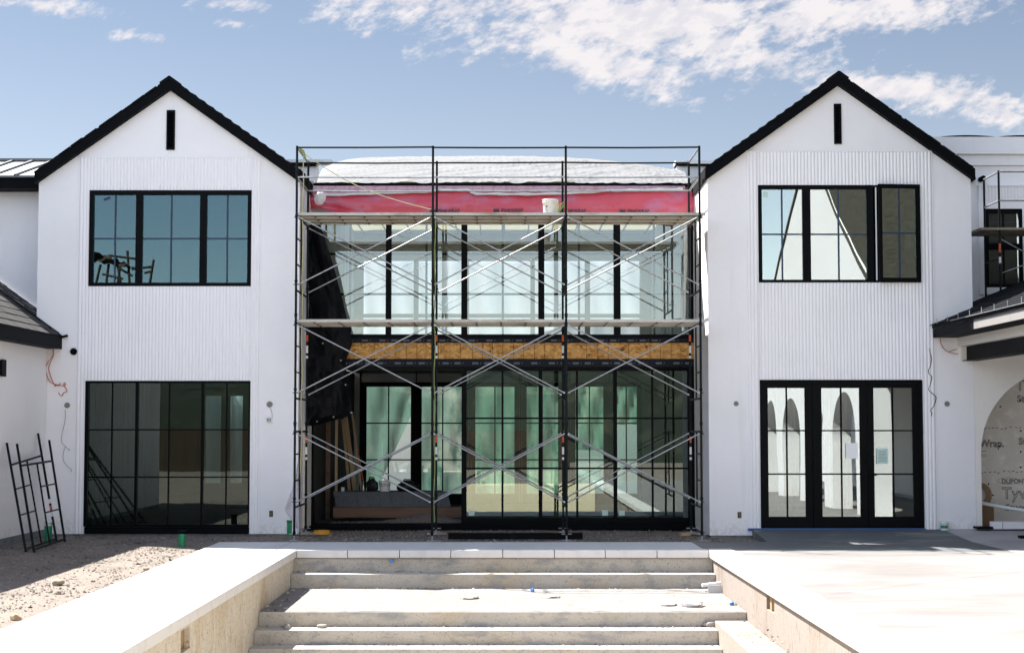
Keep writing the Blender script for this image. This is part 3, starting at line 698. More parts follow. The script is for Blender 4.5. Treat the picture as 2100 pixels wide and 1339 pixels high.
# ------------------------------------------------------------------ glazed hall between the wings
YC = 28.9; YB2 = 36.8
hall = empty('glazed_hall', (0, 33, 0), 'recessed glazed centre of the house with OSB band and tall black framed windows', 'house centre')
HX0, HX1 = -3.845, 3.745
A = lambda px, py: at(px, py, YC)
def pr(px0, py0, px1, py1, Y=YC):
    a = at(px0, py0, Y); b = at(px1, py1, Y); return (a.x, b.x, b.z, a.z)
# upper glazing
ped = [(645,791),(803,946),(958.5,1104),(1116,1259),(1271.5,1412)]
uo = pr(637,448,1418,694)
fr = MB().plate([rect(HX0+.002,HX1-.002,uo[2],uo[3])]+[rect(*pr(a,455,b,686)) for a, b in ped], XZ, YC-.06, YC+.08).build('upper_glazing', m_black, hall)
gb = MB()
for a, b in ped:
    q = pr(a,455,b,686); MB().box(q[0]+.001,q[1]-.001,YC+.012,YC+.02,q[2]+.001,q[3]-.001).build('pane', g_hallu, fr)
    xm = (q[0]+q[1])/2; gb = MB().box(xm-.022,xm+.022,YC+.024,YC+.038,q[2],q[3])
    for py in (520.5,603):
        z = A(PX,py).z; gb.box(q[0],xm-.0225,YC+.025,YC+.037,z-.022,z+.022).box(xm+.0225,q[1],YC+.025,YC+.037,z-.022,z+.022)
    gb.build('glazing_bar', m_black, fr)
# bands between storeys
b1 = pr(637,694,1418,703); b2 = pr(637,703,1418,736); b3 = pr(637,736,1418,752)
tb = MB().box(HX0+.002,HX1-.002,YC-.05,YC+.08,b1[2]+.001,b1[3]-.002).box(HX0+.002,HX1-.002,YC-.052,YC+.08,b3[2],b3[3]-.001).build('flashing_band', m_tape, hall)
tp = MB()
for py, y0, ph in ((698.5,YC-.052,3),(745,YC-.054,4.2)):
    x = 650+random.random()*8
    while x < 1408:
        q = pr(x,py-ph/2,x+12.5,py+ph/2); tp.box(q[0],q[1],y0,y0+.0015,q[2],q[3])
        q = pr(x+16,py-1.6,x+18.5,py+1.6); tp.obox(((q[0]+q[1])/2,y0+.0007,(q[2]+q[3])/2),(.012,0,.012),(0,.0007,0),(-.004,0,.004))
        x += 24.5 if random.random() < .6 else 36
tp.build('tape_print', m_print, tb)
ob = MB(); xc = [HX0+.003]
for px in (768,812,833.5,855,885,899,944,969,989,1010,1031,1053,1074,1096,1117,1163,1203,1226,1247,1289,1333,1354,1376):
    xc.append(A(px,720).x)
xc.append(HX1-.003)
for a, b in zip(xc[:-1], xc[1:]): ob.box(a+.004,b-.004,YC-.03+random.uniform(-.003,.003),YC+.05,b2[2]+.001,b2[3]-.001)
obo = ob.build('osb_band', m_osb, hall)
for px, py in ((1193,713),(1325,712),(1276,716),(1206,728),(1003,722)):
    p = A(px,py); om = MB()
    for k in range(5): om.obox((p.x+random.uniform(-.03,.03),YC-.036,p.z+random.uniform(-.03,.03)),(random.uniform(.005,.025),0,random.uniform(-.02,.02)),(0,.0012,0),(-.004,0,.008))
    om.build('dark_smear', m_ink, obo)
MB().box(HX0+.002,HX1-.002,YC-.02,YC+.1,b2[2],b2[3]).box(HX0+.002,HX1-.002,YC+.09,YC+.11,b3[2],b1[3]).build('band_backing', m_black, hall)
# header above the glazing (behind the pink wrap) and head beam below the band
hz = pr(637,376,1418,448)
MB().box(HX0+.002,HX1-.002,YC+.02,YC+.2,hz[2]+.001,hz[3]).build('header', m_rear, hall)
lo = pr(637,752,1418,1078)
zf = lo[2]
MB().box(HX0+.002,HX1-.002,YC-.055,YC+.18,A(PX,757).z+.001,b3[2]-.001).build('door_head', m_black, hall)
MB().box(HX0+.002,HX1-.002,YC-.08,YC+.2,zf-.05,zf+.045).box(HX0+.002,HX1-.002,YC-.09,YC+.16,zf-.14,zf-.055).build('door_sill', m_fascia, hall)
MB().box(HX0+.002,HX0+.09,YC-.05,YC+.18,zf+.046,A(PX,757).z).build('door_jamb', m_black, hall)
MB().box(A(1413,900).x,HX1-.002,YC-.05,YC+.18,zf+.046,A(PX,757).z).build('door_jamb', m_black, hall)
# sliding panels, the stack of them standing over the right three fifths
zt = A(PX,757.5).z
for i, (x0p, x1p, gl, gr, mv) in enumerate(((946.5,1112,957,1104.5,1030.5),(1104.6,1264,1111,1258,1183.6),(1258.5,1412.5,1265.5,1410,1337.8))):
    yo = YC-.03+.05*(i % 2)
    p0, p1 = A(x0p,900).x, A(x1p,900).x; g0, g1 = A(gl,900).x, A(gr,900).x; gzb = A(PX,1061).z
    d = MB().plate([rect(p0,p1,zf+.047,zt-.002), rect(g0,g1,gzb,zt-.03)], XZ, yo, yo+.045).build('sliding_panel', m_black, hall)
    MB().box(g0+.001,g1-.001,yo+.018,yo+.026,gzb+.001,zt-.031).build('pane', g_hall2, d)
    xm = A(mv,900).x; w = MB().box(xm-.02,xm+.02,yo+.004,yo+.016,gzb+.001,zt-.031)
    for py in (857.5,960):
        z = A(PX,py).z; w.box(g0+.001,xm-.021,yo+.005,yo+.015,z-.017,z+.017).box(xm+.021,g1-.001,yo+.005,yo+.015,z-.017,z+.017)
    w.build('glazing_bar', m_black, d)
    for px in ((967,) if i == 0 else ((1241,) if i == 1 else (1275,))):
        q = pr(px-6,1046,px+6,1057); MB().box(q[0],q[1],yo+.010,yo+.0165,q[2],q[3]).build('glass_sticker', m_paperg, d)
# inside: floors, side walls, rear wall with openings
zs = A(PX,720).z
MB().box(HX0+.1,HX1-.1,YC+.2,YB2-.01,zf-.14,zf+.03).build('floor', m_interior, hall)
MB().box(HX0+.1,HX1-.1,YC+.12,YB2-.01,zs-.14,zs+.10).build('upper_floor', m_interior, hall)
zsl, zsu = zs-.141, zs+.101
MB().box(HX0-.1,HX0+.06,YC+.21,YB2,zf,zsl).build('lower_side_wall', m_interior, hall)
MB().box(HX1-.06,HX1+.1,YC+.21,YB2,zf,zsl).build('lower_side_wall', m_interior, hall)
ztop = 6.95
hw = MB()
for sx, xx in ((1,HX0+.02),(-1,HX1-.02)):
    pts = []; n = 60
    for i in range(n+1):
        yy = YC+.21+(YB2-YC-.25)*i/n; pts.append((xx+sx*(.03+.03*math.sin(i*1.7)+.02*math.sin(i*.61)), yy))
    m_ = len(pts); vs = [(x,y,zsu) for x,y in pts]+[(x,y,ztop) for x,y in pts]
    hw.add(vs, [(i,i+1,m_+i+1,m_+i) for i in range(m_-1)], True)
hw.build('side_film', m_hallwall, hall)
MB().box(HX0-.12,HX0+.0,YC+.21,YB2,zsu,ztop).box(HX1,HX1+.12,YC+.21,YB2,zsu,ztop).build('upper_side_wall', m_rear, hall)
opU = [(745,848),(858,952),(962,1088),(1097,1200),(1210,1313)]
opL = [(752,842),(865,951),(975,1055),(1080,1145),(1180,1238),(1262,1307)]
def qq(a, t, b, d): return pr(a,t,b,d,YB2)
rear_out = [(HX0-.12, zf-.3),(HX1+.12, zf-.3),(HX1+.12, 8.2),(HX0-.12, 8.2)]
MB().plate([rear_out]+[rect(*qq(a,534,b,692)) for a, b in opU]+[rect(*qq(a-10,784,b+10,1034)) for a, b in opL], XZ, YB2, YB2+.2).build('rear_wall', m_rear, hall)
for a, b in opL:
    q = qq(a-10,784,b+10,1034); h = qq(a,793,b,1012)
    d = MB().plate([rect(q[0],q[1],q[2],q[3]), rect(h[0],h[1],h[2],h[3])], XZ, YB2-.03, YB2+.06).build('rear_door', m_black, hall)
    MB().box(h[0]+.001,h[1]-.001,YB2+.01,YB2+.02,h[2]+.001,h[3]-.001).build('pane', g_hall, d)
    xm = (h[0]+h[1])/2; w = MB().box(xm-.016,xm+.016,YB2-.02,YB2+.008,h[2]+.001,h[3]-.001)
    for py in (867.5,912,942.5):
        if py == 912: continue
        z = at(PX,py,YB2).z; w.box(h[0]+.001,xm-.017,YB2-.019,YB2+.007,z-.016,z+.016).box(xm+.017,h[1]-.001,YB2-.019,YB2+.007,z-.016,z+.016)
    w.build('glazing_bar', m_black, d)
dk = MB(); q0 = qq(738,757,1316,1034); cuts = [q0[0]]
for a, b in opL:
    q = qq(a-10,784,b+10,1034); cuts += [q[0]-.002, q[1]+.002]
cuts.append(q0[1])
for a, b in zip(cuts[::2], cuts[1::2]):
    if b > a: dk.box(a,b,YB2-.015,YB2-.002,q0[2],q0[3])
dk.build('dark_framing', m_black, hall)
bar = MB()
for a, b in opU:
    q = qq(a,534,b,692); zz = at(PX,647,YB2).z; bar.box(q[0],q[1],YB2-.05,YB2-.01,zz-.06,zz+.04)
    z3_ = at(PX,603,YB2).z; bar.box(q[0],q[1],YB2+.05,YB2+.08,z3_-.015,z3_+.015)
bar.build('rear_rail', m_rear, hall)
# ceiling of stretched cream film between dark strips
MB().box(HX0,HX1,YC+.21,YB2,6.93,6.935).build('ceiling_film', m_ceil, hall)
rf = MB(); x = HX0+.3
while x < HX1: rf.box(x-.014,x+.014,YC+.25,YB2,6.895,6.929); x += .59
for yy in (YC+1.6,YC+3.6,YC+5.6,YC+7.2): rf.box(HX0,HX1,yy,yy+.03,6.86,6.894)
rf.build('ceiling_grid', m_rafter, hall)
# edge of the roof: dark board, parapet stubs to left and right
e = pr(640,375.5,1418,381.5,YC-.12); MB().box(HX0+.05,HX1-.05,YC-.12,YC+.2,e[2],e[3]).build('eaves_board', m_fascia, hall)
q = pr(584,327,680,336,33.0); MB().box(q[0],q[1],33.0,33.4,q[2]+.03,q[3]).build('parapet_cap', m_seam, hall); MB().box(q[0],q[1]-.35,33.02,33.4,q[2]-.05,q[2]+.029).build('parapet_face', m_fascia, hall)
q = pr(1385,332,1465,336,33.0); MB().box(q[0],q[1],33.0,33.4,q[2],q[3]+.03).build('parapet_cap', m_flute, hall); MB().box(q[0]+.02,q[1],33.02,33.4,q[2]-.04,q[2]-.001).build('parapet_face', m_fascia, hall)
q = pr(1388,338,1470,420,33.1); MB().box(q[0],q[1],33.1,33.4,q[2],q[3]).build('parapet_wall', m_stucco, hall)
q = pr(584,337,650,420,33.1); MB().box(q[0],q[1],33.1,33.4,q[2],q[3]).build('parapet_wall', m_stucco, hall)
# house wrap on the inner cheek of the right wing
ck = MB().box(3.735,3.749,27.75,YC-.07,.1,5.9).build('house_wrap_strip', m_tyvek, hall)
for z, s in ((5.45,'Tyvek'),(4.3,'StuccoWrap'),(2.6,'Tyvek')): text(s, .16, (3.7335,28.45,z+.5), (0,0,-1), (0,1,0), m_wrapink, ck, 'wrap_print', outline=.004)
lc = MB().box(-3.847,-3.80,27.95,YC-.07,.1,2.05).build('cheek_board', m_tyvek, hall)
# ------------------------------------------------------------------ sheeting, wrap and tarp on the hall
ridge = [(630,372),(645,358),(655,349),(668,341),(690,332),(715,327),(740,324),(800,322),(900,321),(1000,320),(1100,322),(1150,323),(1250,330),(1330,340),(1400,352),(1412,360),(1426,374)]
YRG = 33.0
def rz(x):
    px = PX+x*F/YRG
    for (a, b), (c, d) in zip(ridge[:-1], ridge[1:]):
        if a <= px <= c: return at(PX, b+(d-b)*(px-a)/(c-a), YRG).z
    return at(PX, 374, YRG).z
ez = at(PX,377,YC-.15).z
P = []; nx, ny = 280, 64
for i in range(nx+1):
    row = []
    for j in range(ny+1):
        v = j/ny; yy = YC-.16+(YRG-YC+.16)*v*1.35
        xx = -3.72+(3.66+3.72)*i/nx
        k = min(1, v*1.35); x = xx*(1+.19*k*0)
        xr_ = xx*YRG/YC*.97
        xx2 = xx+(xr_-xx)*k
        top = rz(max(-4.2, min(4.2, xx2)))
        z = ez+(top-ez)*k - max(0, v*1.35-1)*1.6
        wr = .018*mnoise.noise((xx2*.9+yy*.6, yy*.7, 0))
        ax_ = xx2*.80+yy*.60; bx_ = -xx2*.60+yy*.80
        cr = (1-abs(mnoise.noise((ax_*.35, bx_*2.6, 4.2))))**9*.055+(1-abs(mnoise.noise((ax_*.6+3, bx_*5.5, 8.1))))**8*.028
        ax2 = xx2*.95-yy*.3; bx2 = xx2*.3+yy*.95
        cr += (1-abs(mnoise.noise((ax2*.4, bx2*2.2, 14.2))))**9*.036
        z += (wr+cr*(.45+.55*min(1, max(0, (xx2+3.5)/5))))*(1-.75*max(0, k-.75)*4 if k > .75 else 1)
        row.append((xx2, yy, z))
    P.append(row)
tag(MB().grid(P).build('roof_sheeting', m_white_sheet, recalc=False), 'wrinkled white plastic sheeting over the low centre roof', 'plastic sheet')
# pale film over the top of the pink wrap
def strip(px0, px1, ytop, ybot, Y, n, m, bulge, seed, yo=0):
    P = []
    for i in range(n+1):
        px = px0+(px1-px0)*i/n; t, b = ytop(px), ybot(px); row = []
        for j in range(m+1):
            v = j/m; py = t+(b-t)*v
            d = bulge*math.sin(v*math.pi)+.02*mnoise.noise((px*.02, v*3, seed))+.012*mnoise.noise((px*.09+v*2, v*2, seed+5))
            row.append(at(px, py, Y-d+yo))
        P.append(row)
    return P
def interp(tab):
    def f(px):
        if px <= tab[0][0]: return tab[0][1]
        for (a, b), (c, d) in zip(tab[:-1], tab[1:]):
            if px <= c: return b+(d-b)*(px-a)/(c-a)
        return tab[-1][1]
    return f
wtop = interp([(640,403),(660,402),(720,400),(800,397),(880,394),(905,391),(960,391),(972,399),(1080,400),(1160,398),(1260,392),(1400,389)])
tag(MB().grid(strip(642,1405,lambda p: 381.5,lambda p: wtop(p)+1,YC-.14,150,8,.02,2)).build('pale_film', m_pinkpale, recalc=False), 'pale translucent film hanging between roof edge and pink wrap', 'plastic sheet')
tb_ = [tuple(at(px, wtop(px)-1.2+.5*math.sin(px*.11), YC-.19-.02*mnoise.noise((px*.05,0,0)))) for px in range(664,1404,8)]
tag(MB().tube(tb_, [.027+.012*mnoise.noise((i*.3,2,1)) for i in range(len(tb_))], 8).build('rolled_plastic_edge', m_knot), 'long rolled white plastic edge along the top of the pink wrap', 'plastic sheet')
pbot = interp([(632,420),(660,424),(700,436),(730,445),(800,452),(1200,455),(1340,456),(1380,462),(1420,440)])
pw = tag(MB().grid(strip(634,1427,lambda p: wtop(p)-2 if p < 1395 else 389+(p-1395)*.15,pbot,YC-.10,180,16,.05,11)).build('pink_wrap', m_pink, recalc=False), 'pink building wrap band printed PINKWRAP above the top scaffold deck', 'building wrap')
for px, py in ((898,436.5),(1028,435.5),(1157,436.5),(1287,437.5)):
    p = at(px,py,YC-.20); text('PINKWRAP', .105, p, (1,0,0), (0,0,1), m_pinkink, pw, 'wrap_print', ext=.003, sx=.82, bold=.0012)
    q = at(px,py+7.6,YC-.20); text('PREMIUM AIR BARRIER', .085, q, (1,0,0), (0,0,1), m_pinkink, pw, 'wrap_print', ext=.003, sx=.78, bold=.001)
    r = at(px-16,py,YC-.20); MB().box(r.x,r.x+.11,YC-.203,YC-.198,r.z+.0,r.z+.065).build('print_block', m_pinkink, pw)
dl = MB(); q0 = at(PX,391.5,YC-.17).z
for i in range(44):
    p = at(1170+i*5.2,392-.0*i,YC-.165); dl.box(p.x,p.x+.03,YC-.167,YC-.163,p.z-.004,p.z+.004)
dl.build('dashed_line', m_pinkink, pw)
# gathered corner of plastic and pink drape at the left end
p = at(656,407,YC-.32); b = bmesh.new(); bmesh.ops.create_icosphere(b, subdivisions=4, radius=.12)
for v in b.verts:
    n = v.co.normalized(); k = 1+.16*mnoise.noise(n*2.1)+.07*mnoise.noise(n*6); v.co = Vector((v.co.x*k*.95, v.co.y*k*.7, v.co.z*k*1.15))+p
tag(MB().bm(b, False).build('plastic_bundle', m_knot), 'white plastic bundled into a knot at the left end of the pink wrap', 'plastic sheet')
P = []
for i in range(25):
    u = i/24; row = []
    for j in range(9):
        v = j/8; px = 640+(735-640)*u; t = 404+u*30; bt = 420+30*u**.8
        row.append(at(px, t+(bt-t)*v, YC-.26-.06*math.sin(v*5+u*4)-.04*math.sin(u*9)))
    P.append(row)
tag(MB().grid(P).build('pink_drape', m_pink, recalc=False), 'twisted fold of pink wrap sagging from the knotted plastic', 'building wrap')
P = [[at(632+(650-632)*u, 385+(44*v if u < .5 else 40*v)+6*u, YC-.05-.1*u-.05*math.sin(v*6)) for v in [k/6 for k in range(7)]] for u in [k/4 for k in range(5)]]
tag(MB().grid(P).build('pink_corner_flap', m_pink, recalc=False), 'dark pink flap folded round the left corner beside the scaffold post', 'building wrap')
# black tarp
xrt = interp([(460,656),(500,670),(560,688),(620,704),(680,718),(703,723),(722,716),(742,709),(790,712),(825,719),(852,722),(858,700),(866,668),(876,640)])
P = []
rows = [460+3.2*k for k in range(130)]
for py in rows:
    r_ = xrt(py); row = []
    for j in range(30):
        u = j/29; px = 631+(r_-631)*u
        d = .09*math.sin(u*5+py*.013+1.5*mnoise.noise((py*.01,u*2,1)))+.16*mnoise.noise((u*2.2, py*.012, 5))+.07*mnoise.noise((u*6, py*.035, 9))+.03*mnoise.noise((u*15, py*.08, 2))
        row.append(at(px, py, 28.50+d))
    P.append(row)
tp_ = tag(MB().grid(P).build('black_tarp', m_tarp, recalc=False), 'black tarp hanging down the left side of the glazing behind the scaffold', 'tarp')
gm = MB()
for px, py in ((711,791),(722.5,848),(686,857),(701,741),(652,866),(664,706)): p = at(px-2,py-2,28.30); gm.lathe(p, [(.015,-.005),(.015,.0),(.007,.0),(.007,-.005)], 12, 'y')
gm.build('grommets', m_galv, tp_)
# films on the outside of the rear openings, the white ones added for brightness
for (a, b) in opU:
    q = qq(a-5,528,b+5,696); P = [[(q[0]+(q[1]-q[0])*i/12, YB2+.26+.03*math.sin(i*1.3+j*.3), q[2]+(q[3]-q[2])*j/10) for j in range(11)] for i in range(13)]
    s = MB().grid(P).build('window_glow_film', m_rear_glow, hall, recalc=False)
for k_, (a, b) in enumerate(opL):
    q = qq(a-14,780,b+14,1040); cut = (.62,1,.9,1,.55,.35)[k_]; P = []
    for i in range(15):
        u = i/14; row = []
        for j in range(13):
            v = j/12; zz = q[3]-(q[3]-q[2])*v*(cut if k_ != 0 else (1.0 if u < .35 else max(.06, 1.15-1.0*u)))
            row.append((q[0]+(q[1]-q[0])*u, YB2+.30+.05*math.sin(i*.9+j*.45+a)+.03*math.sin(i*2.1-j*.7), zz))
        P.append(row)
    MB().grid(P).build('door_film', m_green_sheet, hall, recalc=False)
tag(MB().box(-7,9,46,46.3,-.1,2.35).box(-7.05,9.05,45.97,46.33,2.351,2.42).build('yard_wall', m_conc), 'pale concrete yard wall seen through the rear glass doors', 'yard wall')
P = []
for i in range(41):
    row = []
    for j in range(9):
        u = i/40*2-1; v = j/8; r_ = 58+40*v; an = u*.9
        row.append((r_*math.sin(an), r_*math.cos(an), -.1+(5.5*v*(.8+.4*mnoise.noise((u*3,v,5)))+1.2*mnoise.noise((u*16,v*8,2)) if v else 0)))
    P.append(row)
tag(MB().grid(P).build('hillside', m_hill, recalc=False), kind='structure')
# ------------------------------------------------------------------ clutter inside the open door
zfl = zf+.03
def bucket(c, r, h, mat, label, handle=True, rim=True, name='bucket', mid=None):
    c = Vector(c)
    t = tag(MB().lathe(c, [(r*.86,0),(r*.90,h*.45),(r*.94,h*.78),(r*1.0,h*.79),(r*1.0,h*.83),(r*.95,h*.84),(r*.97,h*.96),(r*1.03,h*.965),(r*1.03,h),(r*.94,h),(r*.84,.02),(.001,.02)], 24).build(name, mat), label, 'bucket')
    if handle: MB().tube([(c.x-r, c.y-.01, c.z+h*.86)]+[(c.x-r*math.cos(a), c.y-r*1.02*math.sin(a)-.01, c.z+h*.86-h*.35*math.sin(a)) for a in (.5,1.0,1.57,2.1,2.6)]+[(c.x+r, c.y-.01, c.z+h*.86)], .004, 6).build('handle', m_galv, t)
    return t
a = at(683,1040,29.75); b = at(950,1060,29.75)
cp = MB(); tag(MB().box(a.x,b.x,29.75,29.95,b.z-.01,a.z).build('timber_beam', m_brown), 'brown timber beam lying across the open doorway on the floor', 'beam')
y0 = 29.96
for k in range(10):
    px = 690+k*23.4; p = at(px,1041,y0); q = at(px-8,1008,y0+.16)
    o = MB().obox((p+q)/2+Vector((.13,0,0)), (.118,.012*(k%3),0), (q-p)/2, (0,-.012,-.006)).build('slate_board', m_slate)
    tag(o, ['leftmost grey board of the row propped behind the brown beam','second grey board from the left behind the brown beam','third grey board from the left behind the brown beam','fourth grey board from the left behind the brown beam','fifth grey board from the left behind the brown beam','fifth grey board from the right behind the brown beam','fourth grey board from the right behind the brown beam','third grey board from the right behind the brown beam','second grey board from the right behind the brown beam','rightmost grey board behind the brown beam, next to the middle post'][k], 'board', 'grey boards propped behind the timber beam')
pl = at(795,1012,30.3); ptz = at(PX,1009,30.25).z
pt_ = tag(MB().box(at(685,1000,30.3).x, at(905,1000,30.3).x, 30.22, 31.2, ptz-.06, ptz).box(at(690,1000,30.3).x, at(700,1000,30.3).x, 30.3, 31.1, zfl, ptz-.061).box(at(890,1000,30.3).x, at(900,1000,30.3).x, 30.3, 31.1, zfl, ptz-.061).build('work_bench', m_brown), 'low timber bench behind the grey boards carrying buckets and bags', 'bench')
p = at(789,1008,30.6); bucket((p.x,30.6,ptz+.001), .125, .22, m_bucket, 'white bucket on the low bench inside the open doorway')
def bag(px, Y, sx, sz, lb, seed):
    p = at(px,1008,Y); b = bmesh.new(); bmesh.ops.create_icosphere(b, subdivisions=4, radius=1)
    for v in b.verts:
        k = 1+.22*mnoise.noise(v.co*1.6+Vector((seed,0,0)))+.08*mnoise.noise(v.co*5); z = v.co.z*sz*k+sz*.8
        v.co = Vector((p.x+v.co.x*sx*k, Y+v.co.y*sx*.8*k, ptz+max(z, .001)))
    t = tag(MB().bm(b, True).build('tool_bag', m_bag), lb, 'bag')
    MB().tube([(p.x-sx*.5,Y-.03,ptz+sz*1.5),(p.x-sx*.3,Y-.06,ptz+sz*2.05),(p.x+sx*.3,Y-.06,ptz+sz*2.05),(p.x+sx*.5,Y-.03,ptz+sz*1.5)], .014, 6).build('strap', m_bag, t)
bag(763,30.6,.13,.145,'upright black bag between water bottle and white bucket',1)
bag(836,30.7,.22,.12,'wide black bag right of the white bucket on the bench',4)
p = at(745,1008,30.5)
t = tag(MB().lathe((p.x,30.5,ptz+.001), [(.034,0),(.036,.02),(.033,.07),(.036,.12),(.030,.16),(.014,.19),(.014,.205)], 14).build('water_bottle', GLASS('bottle_plastic', .12, (.75,.88,.92))), 'clear water bottle on the bench beside the black bag', 'bottle')
MB().lathe((p.x,30.5,ptz+.2065), [(.017,0),(.017,.022),(.001,.022)], 12).build('cap', m_blue, t)
p = at(703,1008,30.5); tag(MB().lathe((p.x,30.5,ptz+.001), [(.033,0),(.040,.09),(.037,.09),(.03,.005),(.001,.005)], 14).build('cup', m_whitecap), 'small pale cup at the left end of the low bench', 'cup')
for k, (x0p, y0p, x1p, y1p, w, lb) in enumerate(((735,1003,708,850,.09,'widest leaning board inside the dark doorway'),(748,1000,722,845,.045,'thin leaning board nearest the rear glass door'),(722,1003,703,860,.06,'leaning board left of the other two inside the doorway'),(757,998,733,915,.022,'short orange strip leaning by the bench end'))):
    p = at(x0p,y0p,31.3); p.z = zfl+.02; q = at(x1p,y1p,32.0)
    tag(MB().plank(p, q, w, .025, (0,1,0)).build('leaning_board', m_lumber if k != 3 else m_orange), lb, 'board')
for px, w, lb in ((689,.05,'bare yellow timber stud standing left inside the doorway'),(672,.09,'dark timber stud nearest the left jamb inside the doorway')):
    p = at(px,1000,30.6); tag(MB().box(p.x-w/2,p.x+w/2,30.6,30.7,zfl,zsl-.01).build('timber_stud', m_lumber if px > 680 else m_brown), lb, 'stud')
P = []
for i in range(41):
    row = []
    for j in range(13):
        u = i/40; v = j/12; x = -2.9+2.5*u; y = 29.12+.60*v
        h = .17*math.exp(-((u-.52)/.24)**2)*math.sin(min(1, v*1.1)*math.pi*.5)+.012*mnoise.noise((x*8,y*8,0))
        row.append((x, y, zfl+.002+max(0, h)))
    P.append(row)
tag(MB().grid(P).build('soil_mound', m_dirt, recalc=False), 'low mound of dirt and gravel just inside the open doorway', 'soil', kind='stuff')
stuff('loose_gravel', m_gravel, 'loose gravel scattered over the dirt inside the open doorway', 'gravel', [stones(700, lambda: (U(-3.5,-.85), U(29.12,29.72), zfl+.002), .008, .025), stones(350, lambda: (lambda u, v: (-2.9+2.5*u, 29.12+.6*v, zfl+.17*math.exp(-((u-.52)/.24)**2)*math.sin(v*1.57)))(min(1,max(0,rng.normal(.52,.2))), U(.1,1)), .008, .03)])
# ------------------------------------------------------------------ left neighbours
lb_ = empty('low_side_wing', (-10.5, 20, 0), 'low white side building with dark hipped shingle roof running toward the viewer on the left', 'side building')
XE = -8.30; ze = at(124,692,27.25).z; zb0 = at(124,716,27.25).z
MB().box(-9.0,-8.55,18.3,27.28,.13,zb0+.02).build('wall', m_stucco, lb_)
MB().box(-8.98,-8.535,18.3,27.27,-.2,.128).build('foundation', m_fdn, lb_)
SL = .72
def roofz(x): return ze+.03+SL*(XE-x)
rfm = MB(); n = 26
for i in range(n):                      # stepped shingle courses made of single shingles
    xa = XE+.03-.21*i; xb = xa-.215
    y = 18.1+random.random()*.2
    lim = 27.28 if xb > -8.76 else 28.55
    while y < lim:
        y2_ = min(lim, y+random.uniform(.24,.34)); t = .014+random.uniform(-.003,.004)
        rfm.add([(xa,y,roofz(xa)+t),(xa,y2_-.006,roofz(xa)+t),(xb,y2_-.006,roofz(xb)+.002),(xb,y,roofz(xb)+.002),(xa,y,roofz(xa)),(xa,y2_-.006,roofz(xa))], [(0,1,2,3),(0,4,5,1)])
        y = y2_
ro = rfm.build('roof', m_shingle2, lb_, recalc=False)
MB().add([(XE+.02,18.1,roofz(XE+.02)-.006),(XE+.02,27.285,roofz(XE+.02)-.006),(-13.8,28.55,roofz(-13.8)-.006),(-13.8,18.1,roofz(-13.8)-.006)], [(0,1,2,3)]).build('roof_deck', m_shingle, ro)
MB().box(XE-.001,XE+.03,18.1,27.285,zb0,ze+.03).box(XE-.24,XE-.002,18.1,27.285,zb0+.006,zb0+.02).build('fascia', m_fascia, ro)
fl_ = MB(); 
for i in range(14):
    x = XE+.06-.09*i; fl_.obox((x-.045, 27.255, roofz(x-.045)+.035-.012*(i == 0)), (.047,0,-.034), (0,.035,0), (.004,0,.006))
fl_.obox((XE+.09,27.25,ze+.02),(.05,0,.014),(0,.03,0),(-.006,0,.02))
fl_.build('wall_flashing', m_fascia, ro)
a = atx(-2,738,-8.55); b = atx(6.5,770,-8.55)
lt = tag(MB().box(-8.549,-8.52,a.y,b.y,b.z,a.z).box(-8.519,-8.49,a.y-.01,b.y-.02,b.z-.02,a.z+.01).build('wall_light_box', m_dark), 'dark wall lamp base on the left side wall at the picture edge', 'wall lamp')
bb = empty('rear_block', (-11, 32, 0), 'two storey white block behind the left wing with glare-painted standing seam metal roof', 'rear block')
YK = 28.6
zfas = at(0,387,YK-.45).z; ztp = at(0,362,YK-.45).z
MB().box(-16,-8.76,YK,38,0,zfas+.0).build('wall', m_stucco, bb)
MB().box(-16,-8.7,YK-.45,YK-.40,zfas,ztp).box(-16,-8.7,YK-.399,YK-.001,zfas+.01,zfas+.03).build('fascia', m_fascia, bb)
rz0 = ztp+.005; yk0 = YK-.47
# ridge visible at y 332 in the photo
zr = None
for k in range(1, 200):
    yy = yk0+k*.05; z = rz0+.30*(yy-yk0)
    if z >= at(0,332,yy).z: zr = (yy, z); break
zr = zr or (yk0+2.5, rz0+.75)
MB().add([(-16,yk0,rz0),(-6.4,yk0,rz0),(-6.4,zr[0],zr[1]),(-16,zr[0],zr[1]),(-6.4,zr[0]+4,rz0),(-16,zr[0]+4,rz0)], [(0,1,2,3),(3,2,4,5)]).build('roof', m_seam, bb)
sm = MB(); x = -15.8
while x < -8.8:
    sm.plank((x,yk0,rz0+.02),(x,zr[0],zr[1]+.02),.045,.045); x += .42
sm.plank((-16,zr[0],zr[1]+.03),(-6.4,zr[0],zr[1]+.03),.16,.05); sm.box(-16,-8.7,yk0-.01,yk0+.03,rz0-.03,rz0+.012)
sm.build('roof_seams', m_seam_shade, bb)
